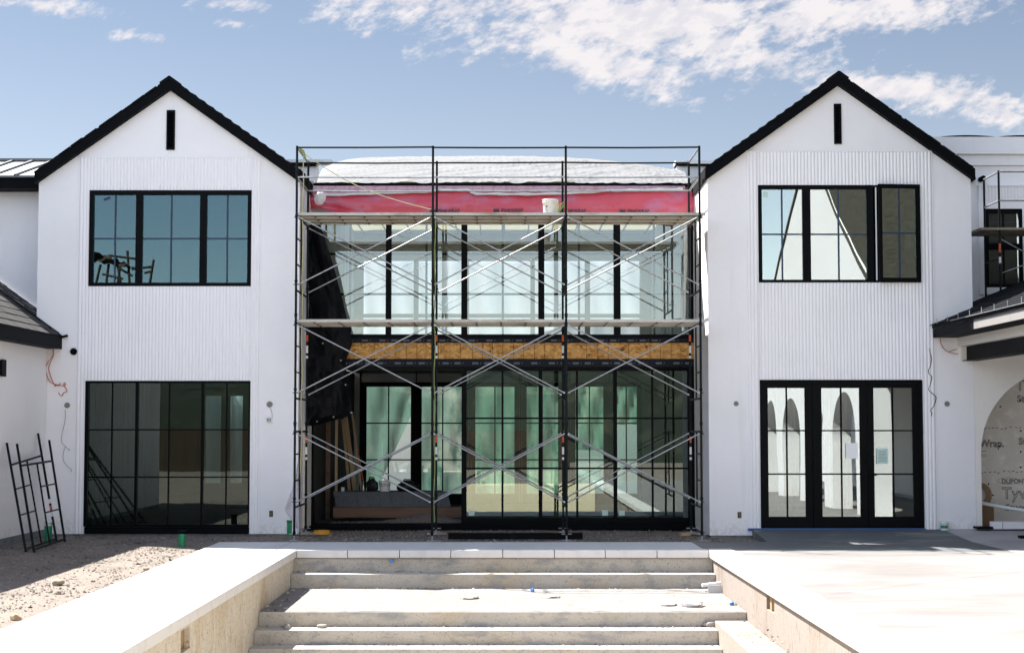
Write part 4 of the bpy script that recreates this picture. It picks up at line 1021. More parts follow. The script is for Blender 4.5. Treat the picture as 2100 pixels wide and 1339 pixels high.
# ------------------------------------------------------------------ right neighbours
rb = empty('arched_porch', (11, 25, 0), 'arched porch wall tinted with warm bounced light, dark eave beside the right wing', 'porch')
YP = 26.9
cx, cz_, rr = at(2012,928,YP).x+1.53, at(2012,928,YP).z, 1.53
arch = [(cx-rr, .17)]+[(cx-rr*math.cos(t), cz_+rr*math.sin(t)) for t in [math.pi*k/32 for k in range(33)]]+[(cx+rr, .17)]
xw0 = RX[1]+.004
zso = at(1928,693,YP).z
MB().plate([[(xw0,.17)]+arch+[(14,.17),(14,zso),(xw0,zso)]], XZ, YP+.001, YP+.30).build('arch_wall', m_warm_bounce, rb)
XP = 7.90; zft = at(1916,668,26.88).z
def pz(x): return zft+.03+.42*(x-XP)
MB().plate([[(XP,8),(13,8),(13,29.1),(RX[1]+.02,29.1),(RX[1]+.02,26.86),(XP,26.86)]], lambda u, v, w: (u, v, pz(u)+w), -.05, 0).build('roof', m_shingle, rb)
sg = MB()
for i in range(9):
    x = XP-.04+.24*i; y = 14.0
    while y < 26.8:
        y2_ = y+random.uniform(.25,.34); sg.add([(x,y,pz(x)+.016),(x,min(26.85,y2_)-.006,pz(x)+.016),(x+.245,min(26.85,y2_)-.006,pz(x+.245)+.003),(x+.245,y,pz(x+.245)+.003),(x,y,pz(x)),(x,min(26.85,y2_)-.006,pz(x))],[(0,1,2,3),(0,4,5,1)]); y = y2_
sg.build('eave_shingles', m_shingle, rb, recalc=False)
fs = MB().box(XP-.02,XP+.02,8,26.86,zso,zft-.06).build('fascia', m_fascia, rb)
MB().box(XP-.035,XP-.021,8,26.86,zft-.055,zft+.0).box(XP-.08,XP-.036,8,26.86,zft+.001,zft+.012).build('drip_edge', m_fascia, fs)
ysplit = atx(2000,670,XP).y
MB().box(XP-.026,XP-.021,8,ysplit,zso+.002,zft-.075).build('painted_sun_fascia', m_fascia_sun, fs)  # pale face painted where the sun strikes the black fascia
cl = MB(); y = 26.4
while y > 16: cl.box(XP-.083,XP-.078,y-.01,y+.01,zft+.0,zft+.10); y -= .62
for _ in (0,): cl.box(XP-.086,XP-.081,8,25.6,zft-.006,zft+.006)
cl.build('gutter_clips', m_galv, fs)
MB().box(XP+.021,XP+.52,8,26.86,zso,zso+.02).build('soffit', m_fascia, rb)
xb0 = at(1963,705,YP).x; zbb = at(1964,711,YP).z
MB().box(xb0,xb0+.5,8,26.899,zbb,zso-.001).build('stucco_beam', m_warm_bounce, rb)
xs0 = at(1978,725,YP).x; zsb = at(1972,741,YP).z
MB().box(xs0,xs0+.012,8,26.80,zsb+.012,zbb-.001).box(xs0-.07,xs0+.2,8,26.80,zsb,zsb+.012).build('steel_beam', m_dark, rb)
MB().box(xs0-.10,xs0+.02,26.78,26.9,zsb+.013,zbb-.0015).build('beam_bearing', m_warm_bounce, rb)
# house wrap inside the arch
YT = 28.0
tv = tag(MB().box(8.65,14,YT,YT+.08,.15,zso).build('wrapped_wall', m_tyvek), 'wall covered in printed house wrap seen through the arch', 'wrapped wall')
def wtxt(s, px, py, hpx, sx=1.0, ol=.006): 
    p = at(px,py,YT-.004); text(s, hpx*YT/F*1.38, p, (1,0,0), (0,0,1), m_wrapink, tv, 'wrap_print', outline=ol, sx=sx)
wtxt('Tyvek', 2083,800,22); wtxt('StuccoWrap', 2086,824,14)
wtxt('StuccoWrap.', 1957,916,15,.93); wtxt('StuccoWrap', 2089,911,14)
wtxt('DUPONT', 2054,991,9.5,.95,.004); wtxt('Tyvek', 2055,1022,24); wtxt('StuccoWrap', 2062,1046,13,1.1)
ov = MB(); c = at(2067.5,985.5,YT-.004)
ov.tube([(c.x+.20*math.cos(t),YT-.004,c.z+.062*math.sin(t)) for t in [k*2*math.pi/30 for k in range(31)]],.003,5,False)
ov.build('oval_emblem', m_wrapink, tv)
sm = MB(); sc = MB()
for py in (879,969):
    x = 2013
    while x < 2112: p = at(x,py+random.uniform(-2,2)-(x-2013)*.03,YT-.003); sm.obox(p,(.022,0,random.uniform(-.012,.016)),(0,.001,0),(-.003,0,.008)); x += random.uniform(7,12)
for py in (925,932,936): sm.box(at(2010,py,YT).x,at(2023,py,YT).x,YT-.004,YT-.002,at(PX,py+.6,YT).z,at(PX,py-.6,YT).z)
for px, py in ((2051,834),(2050,915),(2093,883),(2093,958),(2027,992),(2036,1015),(2093,926),(2092,821)):
    p = at(px,py,YT-.002); sc.lathe(p,[(.016,0),(.016,-.012),(.001,-.013)],10,'y')
sm.build('print_marks', m_wrapink, tv); sc.build('fixing_buttons', m_black, tv)
# things in the arch
gA_ = .182
def box_on(px0, py0, px1, Y, d, mat, name, label, cat, z=gA_, bev=0):
    a = at(px0,py0,Y); b = at(px1,py0,Y); return tag(MB().box(a.x,b.x,Y,Y+d,z,a.z,bev).build(name, mat), label, cat)
box_on(2009,1037,2038,27.4,.3,m_card,'cardboard_box','brown cardboard box standing inside the arch under the pipe','box')
t = box_on(2037,1070,2130,26.62,.20,m_foam,'foam_block','long white foam block lying in front of the arch','foam block'); 
for px in (2056,): 
    a = at(px,1070,26.62); MB().box(a.x-.004,a.x+.004,26.618,26.6195,gA_,a.z).build('seam', m_joint, t)
box_on(2005,1080,2037,26.6,.26,m_dark,'steel_offcut','short black steel offcut on the ground at the foot of the arch','steel offcut')
box_on(2092,1098,2120,25.6,.12,m_dark,'dark_block','small dark block on the porch slab at the picture edge','block',z=at(2092,1107,25.6).z)
p, q = at(2006,1030,27.35), at(2125,1050,27.0); tag(MB().tube([p,(p+q)/2+Vector((0,0,-.01)),q],.034,12).build('plastic_pipe', m_whitecap), 'white plastic pipe leaning across the arch opening', 'pipe')
p = at(2008,1015,27.75); t = MB()
for k in range(5): t.tube([(p.x+(.13+.022*k)*math.cos(a),27.75-.01*k,p.z+(.15+.02*k)*math.sin(a)) for a in [i*2*math.pi/28 for i in range(29)]],.011,6,False)
tag(t.build('hose_coil', m_lumber), 'coil of tan hose hanging on the wrapped wall just inside the arch', 'hose')
p = gz(1932.5,1084,.165); t = bucket((p.x,p.y-.12,.150), .072, .155, m_bucket, 'small white paint pot with green band near the patio doors', True, True, 'paint_pot')
MB().lathe((p.x,p.y-.12,.150), [(.0655,.035),(.0675,.085)], 24).build('green_band', m_greenpipe, t)
# block behind the porch roof
kb = empty('rear_block', (11, 32, 0), 'white parapet block with a trimmed black window behind the right wing', 'rear block')
YQ = 29.1
kz = [at(PX,p,YQ).z for p in (283.5,318,340)]
wo = (2019,429,2098,590)
A0, A1 = at(wo[0],wo[1],YQ), at(wo[2],wo[3],YQ)
MB().plate([rect(8.0,14,3.0,kz[2]-.002), rect(A0.x-.003,A1.x+.003,A1.z-.003,A0.z+.003)], XZ, YQ, YQ+.3).build('wall', m_stucco, kb)
MB().box(7.6,14,YQ-.05,YQ+.4,kz[2],kz[1]-.001).box(7.6,14,YQ-.12,YQ+.4,kz[1],kz[0]).build('cornice', m_stucco, kb)
wv = MB()
for a, b, h in ((1925,2035,3.2),(2045,2140,3.2)):
    n = 24; pts = []
    for i in range(n+1):
        u = i/n; p = at(a+(b-a)*u, 283.5, YQ+.1); pts.append((p.x, p.z+.004+h*YQ/F*math.sin(u*math.pi)**.8))
    wv.plate([pts+[(pts[-1][0], pts[-1][1]-.02), (pts[0][0], pts[0][1]-.02)]], XZ, YQ-.02, YQ+.3)
wv.build('membrane_rolls', m_black, kb)
q = pr(2005,413,2112,604,YQ)
MB().plate([rect(q[0],q[1],q[2],q[3]), rect(A0.x,A1.x,A1.z,A0.z)], XZ, YQ-.05, YQ-.001).build('window_trim', m_flute, kb)
q2 = pr(2005,380,2112,413,YQ); fm = MB(); ribs(fm,q2[0],q2[1],q2[2]+.003,q2[3]-.03,YQ-.02,q2[0],.065); fm.box(q2[0]-.01,q2[1],YQ-.06,YQ-.001,q2[3]-.029,q2[3]); fm.build('fluted_lintel', m_flute, kb)
window(kb, 'window', YQ, wo, [(2026.5,438,2092,500),(2026.5,512,2092,583)], g_dim, [[2058],[2058]], [], mfront=True, mw=.03)
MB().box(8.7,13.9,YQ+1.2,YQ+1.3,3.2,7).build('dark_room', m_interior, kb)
for px, lb in ((1996,'round black vent pipe nearest the right roof eave'),(2017,'round black vent pipe beside the small scaffold post')):
    p = at(px,365.5,YQ-.2); tag(MB().lathe((p.x,YQ-.002,p.z),[(.052,0),(.052,-.2),(.046,-.2),(.046,-.05),(.001,-.05)],18,'y').build('vent_pipe', m_black), lb, 'vent pipe', 'vent pipes behind the right roof')
# ------------------------------------------------------------------ main scaffold
SX = [-3.722, -1.285, 1.095, 3.488]; YA, YB_, YM = 26.0, 27.5, 26.63
sca = empty('scaffold', (0, 26.75, 0), 'three bay three lift scaffold standing in front of the glazed centre of the house', 'scaffold')
Z0 = [.14, 2.07, 4.0]; LH = 1.93
def frame_mesh(X, z0, dx=0):
    f = MB()
    for y in (YA, YB_): f.tube([(X,y,z0),(X,y,z0+LH-.004)], .0215, 10)
    f.tube([(X,YA,z0+1.80),(X,YB_,z0+1.80)], .019, 8).tube([(X,YA,z0+.46),(X,YB_,z0+.46)], .019, 8)
    f.tube([(X,YM,z0+.46),(X,YM,z0+1.80)], .015, 8)
    for k in (.93, 1.40): f.tube([(X,YA,z0+k),(X,YM,z0+k)], .014, 8)
    for y in (YA, YB_):
        for k in (.02, .62, 1.79): f.lathe((X,y,z0+k-.022), [(.024,0),(.029,.006),(.029,.038),(.024,.044)], 10)
        for k in (.56, 1.76): f.tube([(X-.045,y-.012,z0+k),(X+.045,y-.012,z0+k)], .008, 6)
        f.tube([(X,y,z0-.03),(X,y,z0+.03)], .026, 10)
    return f
for i, X in enumerate(SX):
    for k, z0 in enumerate(Z0):
        fo = frame_mesh(X, z0).build('end_frame', m_post, sca)
        if k < 2:
            zz = (1.43, 3.33)[k]
            s = MB().lathe((X,YB_,zz+.30), [(.0225,0),(.0225,.12)], 10).build('sticker', m_red, fo)
            s = MB().lathe((X,YB_,zz+.08), [(.0225,0),(.0225,.14)], 10).lathe((X,YB_,zz-.02), [(.0225,0),(.0225,.05)], 10).build('sticker', m_whitest, fo)
    for y in (YA, YB_): MB().tube([(X,y,5.93),(X,y,7.05)], .0215, 10).build('guard_post', m_post, sca)
    for y, pad in ((YA, 1), (YB_, 1)):
        zg = .02 if y == YA else .06
        j = MB().tube([(X,y,zg),(X,y,.16)], .016, 8).box(X-.08,X+.08,y-.08,y+.08,zg,zg+.010)
        j.tube([(X-.09,y,.135),(X+.09,y,.135)], .010, 6); jo = j.build('base_jack', m_galv, sca)
        rot = random.uniform(-.5,.5); w = MB().obox((X+random.uniform(-.03,.06),y,zg-.021),(.15*math.cos(rot),.15*math.sin(rot),0),(-.11*math.sin(rot),.11*math.cos(rot),0),(0,0,.020)); w.build('sole_pad', m_wood, jo)
BR = MB
for b in range(3):
    xa, xb = SX[b], SX[b+1]
    for z0 in Z0:
        for y in (YA, YB_):
            zl, zh = z0+.56, z0+1.76; yy = y-.012
            for sgn, (p, q) in enumerate((((xa+.04,yy-.014,zh),(xb-.04,yy-.014,zl)), ((xa+.04,yy+.014,zl),(xb-.04,yy+.014,zh)))):
                bo = MB().tube([p, q], .0125, 8)
                for e in (p, q): bo.lathe((e[0],e[1]-.012,e[2]), [(.018,0),(.018,.02)], 8, 'y')
                bo.build('cross_brace', m_galv, sca)
    for y in (YA, YB_):
        for z in (7.02, 6.48):
            (lambda za, zb_: MB().tube([(xa+.02,y-.02,za),((xa+xb)/2,y-.02,(za+zb_)/2-random.uniform(.002,.014)),(xb-.02,y-.02,zb_)], .016, 8))(z+random.uniform(-.006,.006), z+random.uniform(-.006,.006)).build('guard_rail', m_post if z == 7.02 else m_galv, sca)
for X in (SX[0], SX[-1]):
    for z in (7.02, 6.48): MB().tube([(X,YA,z),(X,YB_,z)], .016, 8).build('guard_rail', m_galv, sca)
# decks: three planks in each bay, two levels
bays = ['left', 'middle', 'right']; rows_ = ['front', 'middle', 'back']
for lv, (zt, nm) in enumerate(((5.885,'top deck'),(3.955,'lower deck'))):
    zt += 0
    for b in range(3):
        xa, xb = (SX[b]+.005 if b else SX[0]-.05), (SX[b+1]-.005 if b < 2 else SX[3]+.13)
        for r in range(3):
            y0 = 26.24+.415*r; y1 = y0+.39
            if lv == 1 and r == 0: pass
            t = MB().box(xa,xb,y0,y0+.0195,zt-.052,zt).box(xa,xb,y1-.0195,y1,zt-.052,zt)
            dp = MB().box(xa,xb,y0+.02,y1-.02,zt-.022,zt-.004); x = xa+.3
            while x < xb-.1: dp.box(x,x+.03,y0+.021,y1-.021,zt-.05,zt-.0225); x += .45
            pl = t.build('scaffold_plank', m_alu); dp.build('deck_panel', m_ply, pl)
            tag(pl, '%s plank of the %s in the %s scaffold bay' % (rows_[r], nm, bays[b]), 'scaffold plank', 'scaffold planks on both decks')
            for yy in (y0+.06, y1-.06):
                for xe, s_ in ((xa,-1),(xb,1)): MB().obox((xe+s_*.012,yy,zt-.036),(.012,0,0),(0,.014,0),(0,0,.008)).build('hook', m_galv, pl)
p = at(1129,436,26.6); bk_ = bucket((p.x,26.60,5.886), .150, .285, m_bucket, 'white plastic bucket standing on the top scaffold deck', False)
MB().tube([(p.x-.06,26.452,5.94),(p.x-.105,26.456,5.985),(p.x-.055,26.449,6.035)],.004,5).lathe((p.x-.075,26.450,6.03),[(.001,-.004),(.018,-.002)],4,'y').build('hazard_mark', m_ink, bk_)
# ropes
def rope(pts, r, mat, label, name='rope', cat='rope'):
    return tag(MB().tube(pts, r, 6).build(name, mat), label, cat)
gp = [(SX[0]+.05, 26.45, 6.95)]+[(SX[0]+.05+.012*math.sin(k*1.9), 26.45+.01*math.cos(k*2.3), 6.8-.35*k) for k in range(17)]
rope(gp, .009, m_yrope, 'pale green rope hanging straight down beside the first scaffold post')
p0, p1 = at(613,308,26.2), at(884,430,25.95); rope([p0+(p1-p0)*u+Vector((0,0,-.20*math.sin(u*math.pi)*(1-.3*u))) for u in [k/16 for k in range(17)]], .008, m_yrope, 'slack yellow rope tied diagonally from the top left corner of the scaffold')
gp = [(SX[1]+.035+.012*math.sin(k*1.3), YA+.05, 5.85-.22*k) for k in range(26)]
rope(gp, .010, m_rope, 'green rope running down behind the second scaffold post')
p = at(622,313,26.1); q = at(617,300,26.05)
tag(MB().tube([(q.x-.03,26.1,q.z-.02),(p.x-.01,26.1,p.z+.02),(p.x+.04,26.12,p.z-.10)],[.012,.03,.014],8).build('rope_knot', m_rope), 'green knot of rope at the top left corner of the scaffold', 'rope knot')
for px, lb in ((1146,'tangle of green rope beside the bucket on the top deck'),):
    p = at(px,430,26.3); m = MB()
    for k in range(4): m.tube([(p.x+random.uniform(-.02,.0),26.3,5.888),(p.x+.05*k,26.28,6.02+.02*k),(p.x+.12,26.3,6.10+random.uniform(-.05,.05)),(p.x+.16,26.3,5.89)],.010,6)
    tag(m.build('rope_tangle', m_rope), lb, 'rope')
# ------------------------------------------------------------------ small scaffold on the porch roof
s2 = empty('scaffold', (9.6, 28.0, 4.2), 'small tower scaffold standing on the porch roof before the trimmed window', 'scaffold')
yA, yB = 27.65, 28.5; XA = at(2050,480,yA).x; XBk = at(2024,480,yB).x; X2 = XA+2.1
zta, ztb = at(2050,350,yA).z, at(2024,366,yB).z
for X in (XA, X2):
    f = MB().tube([(X,yA,pz(X)+.02),(X,yA,zta)],.0215,8).tube([(X,yB,pz(X)+.02),(X,yB,zta-.0)],.0215,8)
    for pz_ in (at(2050,530,yA).z, at(2050,620,yA).z): f.tube([(X,yA,pz_),(X,yB,pz_)],.017,8)
    f.build('end_frame', m_post, s2)
zr1, zr2 = at(2050,353,yA).z, at(2050,412,yA).z
for z in (zr1, zr2):
    MB().tube([(XA,yA-.02,z),(X2,yA-.02,z)],.017,8).build('guard_rail', m_galv, s2); MB().tube([(XA,yA,z),(XA,yB,z)],.017,8).build('guard_rail', m_galv, s2)
zl, zh = at(2050,560,yA).z, at(2050,492,yA).z
MB().tube([(XA+.03,yA-.02,zh),(X2-.03,yA-.02,zl-.5)],.0125,6).build('cross_brace', m_galv, s2); MB().tube([(XA+.03,yA-.02,zl),(X2-.03,yA-.02,zh+.1)],.0125,6).build('cross_brace', m_galv, s2)
MB().lathe((XA,yA,at(2050,518,yA).z),[(.0228,0),(.0228,.17)],10).build('sticker', m_red, s2)
MB().lathe((XA,yA,at(2050,540,yA).z),[(.0228,0),(.0228,.12)],10).build('sticker', m_whitest, s2)
zp = at(2013,472,yA-.02).z; XL_ = at(2011,472,yA-.02).x
for k, lb in enumerate(('front weathered board on the small scaffold','middle weathered board on the small scaffold','back weathered board on the small scaffold')):
    y0 = yA-.04+.33*k; tag(MB().box(XL_+random.uniform(-.03,.03),X2+.3,y0,y0+.30,zp,zp+.045).build('scaffold_board', m_wood), lb, 'scaffold board', 'boards on the small scaffold')
# ------------------------------------------------------------------ two frames leaning on the left wall
def lean(corners, label):
    b1, t1, b2, t2 = corners
    def P(u, v): return (b1*(1-u)+b2*u)*(1-v)+(t1*(1-u)+t2*u)*v
    n = (b2-b1).cross(t1-b1).normalized()
    t = empty('loose_scaffolding', b1, label, 'scaffold frame', 'loose scaffold frames leaning on the left wall')
    MB().tube([P(0,0),P(0,1)],.0215,10).build('post', m_post, t); MB().tube([P(1,0),P(1,1)],.0215,10).build('post', m_post, t)
    MB().tube([P(0,.79),P(1,.79)],.019,8).build('cross_bar', m_post, t); MB().tube([P(0,.02),P(1,.02)],.019,8).build('cross_bar', m_post, t)
    MB().tube([P(.5,.79),P(.5,.02)],.016,8).build('ladder_leg', m_post, t)
    return t, P
def wallpt(px, py): return atx(px, py, -8.50)
tA, PA = lean((gz(53,1130,.02), wallpt(14,909), gz(116,1109,.02), wallpt(78,889)), 'rear loose scaffold frame leaning against the left wall')
tB, PB_ = lean((gz(70,1131,.02), wallpt(23,911)+Vector((.10,0,0)), gz(133,1109,.02), wallpt(87.5,903)+Vector((.12,0,0))), 'front loose scaffold frame with stickers leaning against the left wall')
MB().tube([PA(0,.56),PA(.5,.56)],.013,8).build('rung', m_post, tA); MB().tube([PA(0,.32),PA(.5,.32)],.013,8).build('rung', m_post, tA)
MB().tube([PB_(.5,.56),PB_(1,.56)],.013,8).build('rung', m_post, tB); MB().tube([PB_(.5,.31),PB_(1,.31)],.013,8).build('rung', m_post, tB)
for v0, v1, mt in ((.34,.38,m_whitest),(.22,.27,m_whitest),(.28,.32,m_red)): MB().tube([PA(1,v0),PA(1,v1)],.0228,8,False).build('sticker', mt, tA)
# ------------------------------------------------------------------ pipes, beam, hose and other things on the gravel
def pipe(px, ybot, ytop, r, capm, label, caph=.09, tilt=0):
    p = gz(px, ybot, .0); zt = at(px, ytop, p.y).z
    t = tag(MB().tube([(p.x,p.y,-.03),(p.x+tilt,p.y,zt-caph)], r, 18).build('drain_pipe', m_greenpipe), label, 'drain pipe', 'green drain pipe stubs along the house')
    MB().lathe((p.x+tilt,p.y,zt-caph), [(r*1.02,0),(r*1.02,caph*.5),(r*1.14,caph*.52),(r*1.14,caph),(r*.9,caph+.002),(.001,caph+.003)], 18).build('cap', capm, t)
    return t
pipe(373,1120.5,1088,.062,m_black,'green drain pipe stub with black cap below the left window',.05)
pipe(98.5,1110,1066,.066,m_whitecap,'green drain pipe stub with white cap behind the leaning frames',.10)
pipe(1472,1098,1047,.062,m_whitecap,'green drain pipe stub with white cap beside the right scaffold post',.10)
t = pipe(594,1099,1066,.060,m_greenpipe,'green drain pipe stub half covered by the white cloth',.05)
P = []
for i in range(13):
    u = i/12; row = []
    for j in range(15):
        v = j/14
        l = 610-30*min(1, v*1.25)**1.3 if v < .72 else 580+26*((v-.72)/.28)
        rr_ = 611+2*v; yb = 950+138*v if v < .72 else 950+138*v
        row.append(at(l+(rr_-l)*u, 950+(128+16*u)*v, 26.45-.06*math.sin(u*5+v*3)-.05*v))
    P.append(row)
tag(MB().grid(P).build('white_cloth', m_cloth, recalc=False), 'white cloth hanging from the left scaffold leg over a drain pipe', 'cloth')
a, b = gz(919,1104,.03), gz(1195,1104,.03); zt = at(919,1092.5,a.y).z
bm_ = tag(MB().box(a.x,b.x,a.y,a.y+.11,.02,.03).box(a.x,b.x,a.y,a.y+.11,zt-.01,zt).box(a.x,b.x,a.y+.004,a.y+.10,.031,zt-.011).build('steel_tube', m_dark), 'long black steel section lying on the gravel under the scaffold', 'steel section')
p = gz(660,1095,.02); t = MB()
for k in range(7): t.tube([(p.x+(.165-.012*(k%2)-.014*(k//4))*math.cos(q),p.y+(.165-.012*(k%2)-.014*(k//4))*math.sin(q),.028+.009*k) for q in [i*2*math.pi/32 for i in range(33)]],.010,6,False)
tag(t.build('hose_coil', m_yellow), 'coiled yellow hose lying on the gravel by the open doorway', 'hose')
def rock(px, py, s, label, mat=m_rubble, name='rock', cat='rock', fl=.8):
    p = gz(px,py,.0); b = bmesh.new(); bmesh.ops.create_icosphere(b, subdivisions=2, radius=s)
    for v in b.verts: k = 1+.5*mnoise.noise(v.co*(1.2/s)+Vector((px,0,0))); v.co = Vector((p.x+v.co.x*k,p.y+v.co.y*k,s*.5*fl+v.co.z*k*fl))
    tag(MB().bm(b).build(name, mat), label, cat)
rock(1442,1101,.085,'grey broken rock at the foot of the right scaffold post',m_fdn)
rock(1473,1100,.07,'flat grey rock beside the white capped drain pipe',m_fdn,fl=.4)
rock(1462,1102,.045,'small rock between the two larger rocks by the drain pipe',m_fdn)
p = gz(1405,1098,.01); tag(MB().obox((p.x,p.y,.04),(.09,.02,.0),(-.01,.05,0),(0,.0,.03)).build('wood_block', m_lumber), 'pale wood offcut under the right rear scaffold jack', 'wood block')
for px,py,s,lb in ((120,1199,.085,'largest tan rock on the sunlit gravel'),(32,1271,.07,'dark rock on the gravel at the walkway edge'),(118,1218,.055,'rock just below the largest tan rock'),(300,1169,.05,'small rock on sunlit gravel near the walkway')): rock(px,py,s*.8,lb,M('tan_rock', (.33,.26,.18), .9) if s != .07 else m_lumber)
# ------------------------------------------------------------------ loose wires
def wire(pts, Y, r, mat, label):
    P = [at(px, py, Y-(d if len(q) else 0)) for px, py, d, q in [(a[0], a[1], (a[2] if len(a) > 2 else .02), (1,)) for a in pts]]
    Q = []
    for i in range(len(P)-1):        # Catmull-Rom
        p0, p1, p2, p3 = P[max(0,i-1)], P[i], P[i+1], P[min(len(P)-1,i+2)]
        for k in range(6):
            t = k/6; Q.append(.5*((2*p1)+(p2-p0)*t+(2*p0-5*p1+4*p2-p3)*t*t+(3*p1-p0-3*p2+p3)*t**3))
    Q.append(P[-1])
    return tag(MB().tube(Q, r, 6).build('wire', mat), label, 'wire')
wire([(109,716,.12),(108,730,.12),(98,743,.1),(94,755),(98,775),(106,785),(118,789),(129,791),(135,788),(132,785),(131,790),(136,798),(137,803),(130,806),(128,811),(123,810),(120,804)], YL, .0075, m_orange, 'curly orange wire dangling furthest from the left roof corner')
wire([(110,716,.12),(110,728,.1),(104,742,.08),(100,755),(104,772),(110,785),(114,793),(112,789),(120,791),(124,785)], YL, .0075, m_orange, 'shorter orange wire twisted beside the curly one under the left roof corner')
wire([(134,840),(133.5,862),(127,890),(126,905),(133,914,.05),(139,920,.06),(143,923,.05),(141,920,.03)], YL, .0042, m_greywire, 'thin grey wire ending in a small tangle below the left round box')
wire([(135,914),(130,928),(130,944),(140,957),(147,963),(145,967)], YL, .0042, m_greywire, 'thin grey wire tail below the tangle on the left wing wall')
wire([(553,835),(557,843),(558,856),(554,862,.05)], YL, .0042, m_greywire, 'short wire holding the dangling plate below the round box on the left wing')
p = at(553,861,YL); t = tag(MB().box(p.x-.06,p.x+.05,YL-.05,YL-.02,p.z-.04,p.z+.05,.008).build('switch_plate', m_bucket), 'dangling pale electrical plate on the left wing near the scaffold', 'electrical plate')
MB().box(p.x-.045,p.x-.005,YL-.053,YL-.0505,p.z-.025,p.z+.035).box(p.x+.005,p.x+.035,YL-.053,YL-.0505,p.z-.025,p.z+.035).build('plate_opening', m_greywire, t)
wire([(1906,714),(1907,722),(1910,735),(1908,750),(1904,760),(1906,768),(1911,773),(1907,790),(1905,800),(1918,812,.04),(1919,820,.04),(1914,834),(1908,841),(1911,846),(1910,853)], YR, .008, m_darkwire, 'long kinked dark wire hanging down the right edge of the fluted panel')
wire([(1928.5,694,.1),(1929,702,.1),(1934,713,.1),(1944,721,.08),(1955,718,.06),(1963,715.5,.05)], YR, .007, m_orange, 'upper strand of orange wire under the right eave')
wire([(1928.8,694,.12),(1929.6,704,.11),(1937,716,.1),(1946,722,.09),(1957,725,.07),(1965,725.5,.06)], YR, .007, m_orange, 'lower strand of orange wire under the right eave')
# ------------------------------------------------------------------ what the panes mirror: arcade, guest house, fence, hillside behind the viewer
ar = empty('arcade', (8.1, 14, 0), 'white arched colonnade along the patio, mirrored in the triple doors', 'arcade')
hol = []; y = 20.6
while y > 5: 
    r_ = 1.15; hol.append([(y-2*r_, .07)]+[(y-r_-r_*math.cos(t), 1.7+r_*math.sin(t)) for t in [math.pi*k/24 for k in range(25)]]+[(y, .07)]); y -= 3.2
out = [(22.0, .06), (22.0, 3.45), (3.0, 3.45), (3.0, .06)]
for h in hol[::-1]: out += [(a, .06 if b == .07 else b) for a, b in h]
MB().plate([out], YZ, 7.96, 8.40).build('arch_wall', m_stucco, ar)
MB().box(11.0,11.3,3,26.88,.19,4.6).build('porch_back_wall', m_stucco, ar)
gh = empty('guest_house', (12.3, 6, 0), 'white gable with brown roof mirrored in the upper right windows', 'house')
MB().plate([[(-9.5,3.0),(8.0,3.0),(8.0,6.9),(-.7,12.4),(-9.5,6.9)]], YZ, 11.35, 11.42).build('gable_wall', m_stucco, gh)
MB().plate([[(-9.9,6.55),(-9.9,6.68),(-.7,12.52),(8.4,6.68),(8.4,6.55),(-.7,12.36)]], YZ, 11.30, 11.345).build('bargeboard', m_olive, gh)
MB().box(11.425,12.2,-1.0,26,4.5,16).build('roof', m_olive, gh)
ps = empty('pole_shelter', (-20, -40, 4), 'rickety brown pole shelter with thatch mirrored in the upper left window', 'shelter')
def mir(px, py): q = at(px, py, 2*27.3+40); return Vector((q.x, -40, q.z))
po = MB()
for l in (((197,580),(206,543)),((215,600),(223,541)),((238,600),(247,545)),((250,600),(240,535)),((261,514),(267,600)),((315,533),(304,600)),((270,552),(312,547)),((222,524),(280,531)),((210,562),(252,572)),((240,548),(272,566)),((296,560),(312,556))):
    po.tube([mir(*l[0]), mir(*l[1])], .085, 6)
po.build('poles', m_brown, ps)
P = [[mir(186+6*i+(i*1.2)*(k/5), 513+i*2.2+(22+3*math.sin(i*2.1)-i*.9)*k/5)+Vector((0,.3*math.sin(i+k),.12*math.sin(i*3+k*2))) for k in range(6)] for i in range(14)]
MB().grid(P).build('thatch', m_brown, ps, recalc=False)
fn = MB(); x = -30
while x < 3: fn.box(x,x+.19,-14+random.uniform(-.01,.01),-13.97,0,1.9+random.uniform(-.02,.02)); x += .2
tag(fn.build('board_fence', m_fence), 'brown board fence mirrored in the lower left window', 'fence')
P = []
for i in range(61):
    row = []
    for j in range(13):
        u = i/60*2-1; v = j/12; an = u*2.0
        r_ = 30+60*v; h = (5+9*v)*(1 if v else 0)*(.75+.5*mnoise.noise((an*2, v*2, 3)))+(1.4*mnoise.noise((an*14, v*9, 8)) if v else 0)
        row.append((r_*math.sin(an), -r_*math.cos(an), max(-.2, h)-.1))
    P.append(row)
tag(MB().grid(P).build('hillside', m_hill, recalc=False), kind='structure')
# ------------------------------------------------------------------ camera, sun, sky
cam = bpy.data.cameras.new('camera'); co = bpy.data.objects.new('camera', cam); COL.objects.link(co)
cam.sensor_width = 36; cam.lens = 36*F/2100; cam.shift_x = (1050-PX)/2100; cam.shift_y = (PY-669.5)/2100
cam.clip_start = .1; cam.clip_end = 2000
co.location = (0, 0, CZ); co.rotation_euler = (math.pi/2+TH, 0, 0); scn.camera = co
D = Vector((.578, -.48, -1)).normalized()
sl = bpy.data.lights.new('sun', 'SUN'); sl.energy = 4.6; sl.angle = R(.5); sl.color = (1, .965, .92)
so = bpy.data.objects.new('sun', sl); COL.objects.link(so); so.rotation_euler = D.to_track_quat('-Z', 'Y').to_euler(); so.location = (-15, 15, 30)
w = bpy.data.worlds.new('World'); scn.world = w; w.use_nodes = True; nt = w.node_tree; nt.nodes.clear()
out = nt.nodes.new('ShaderNodeOutputWorld'); bg = nt.nodes.new('ShaderNodeBackground'); nt.links.new(bg.outputs[0], out.inputs[0])
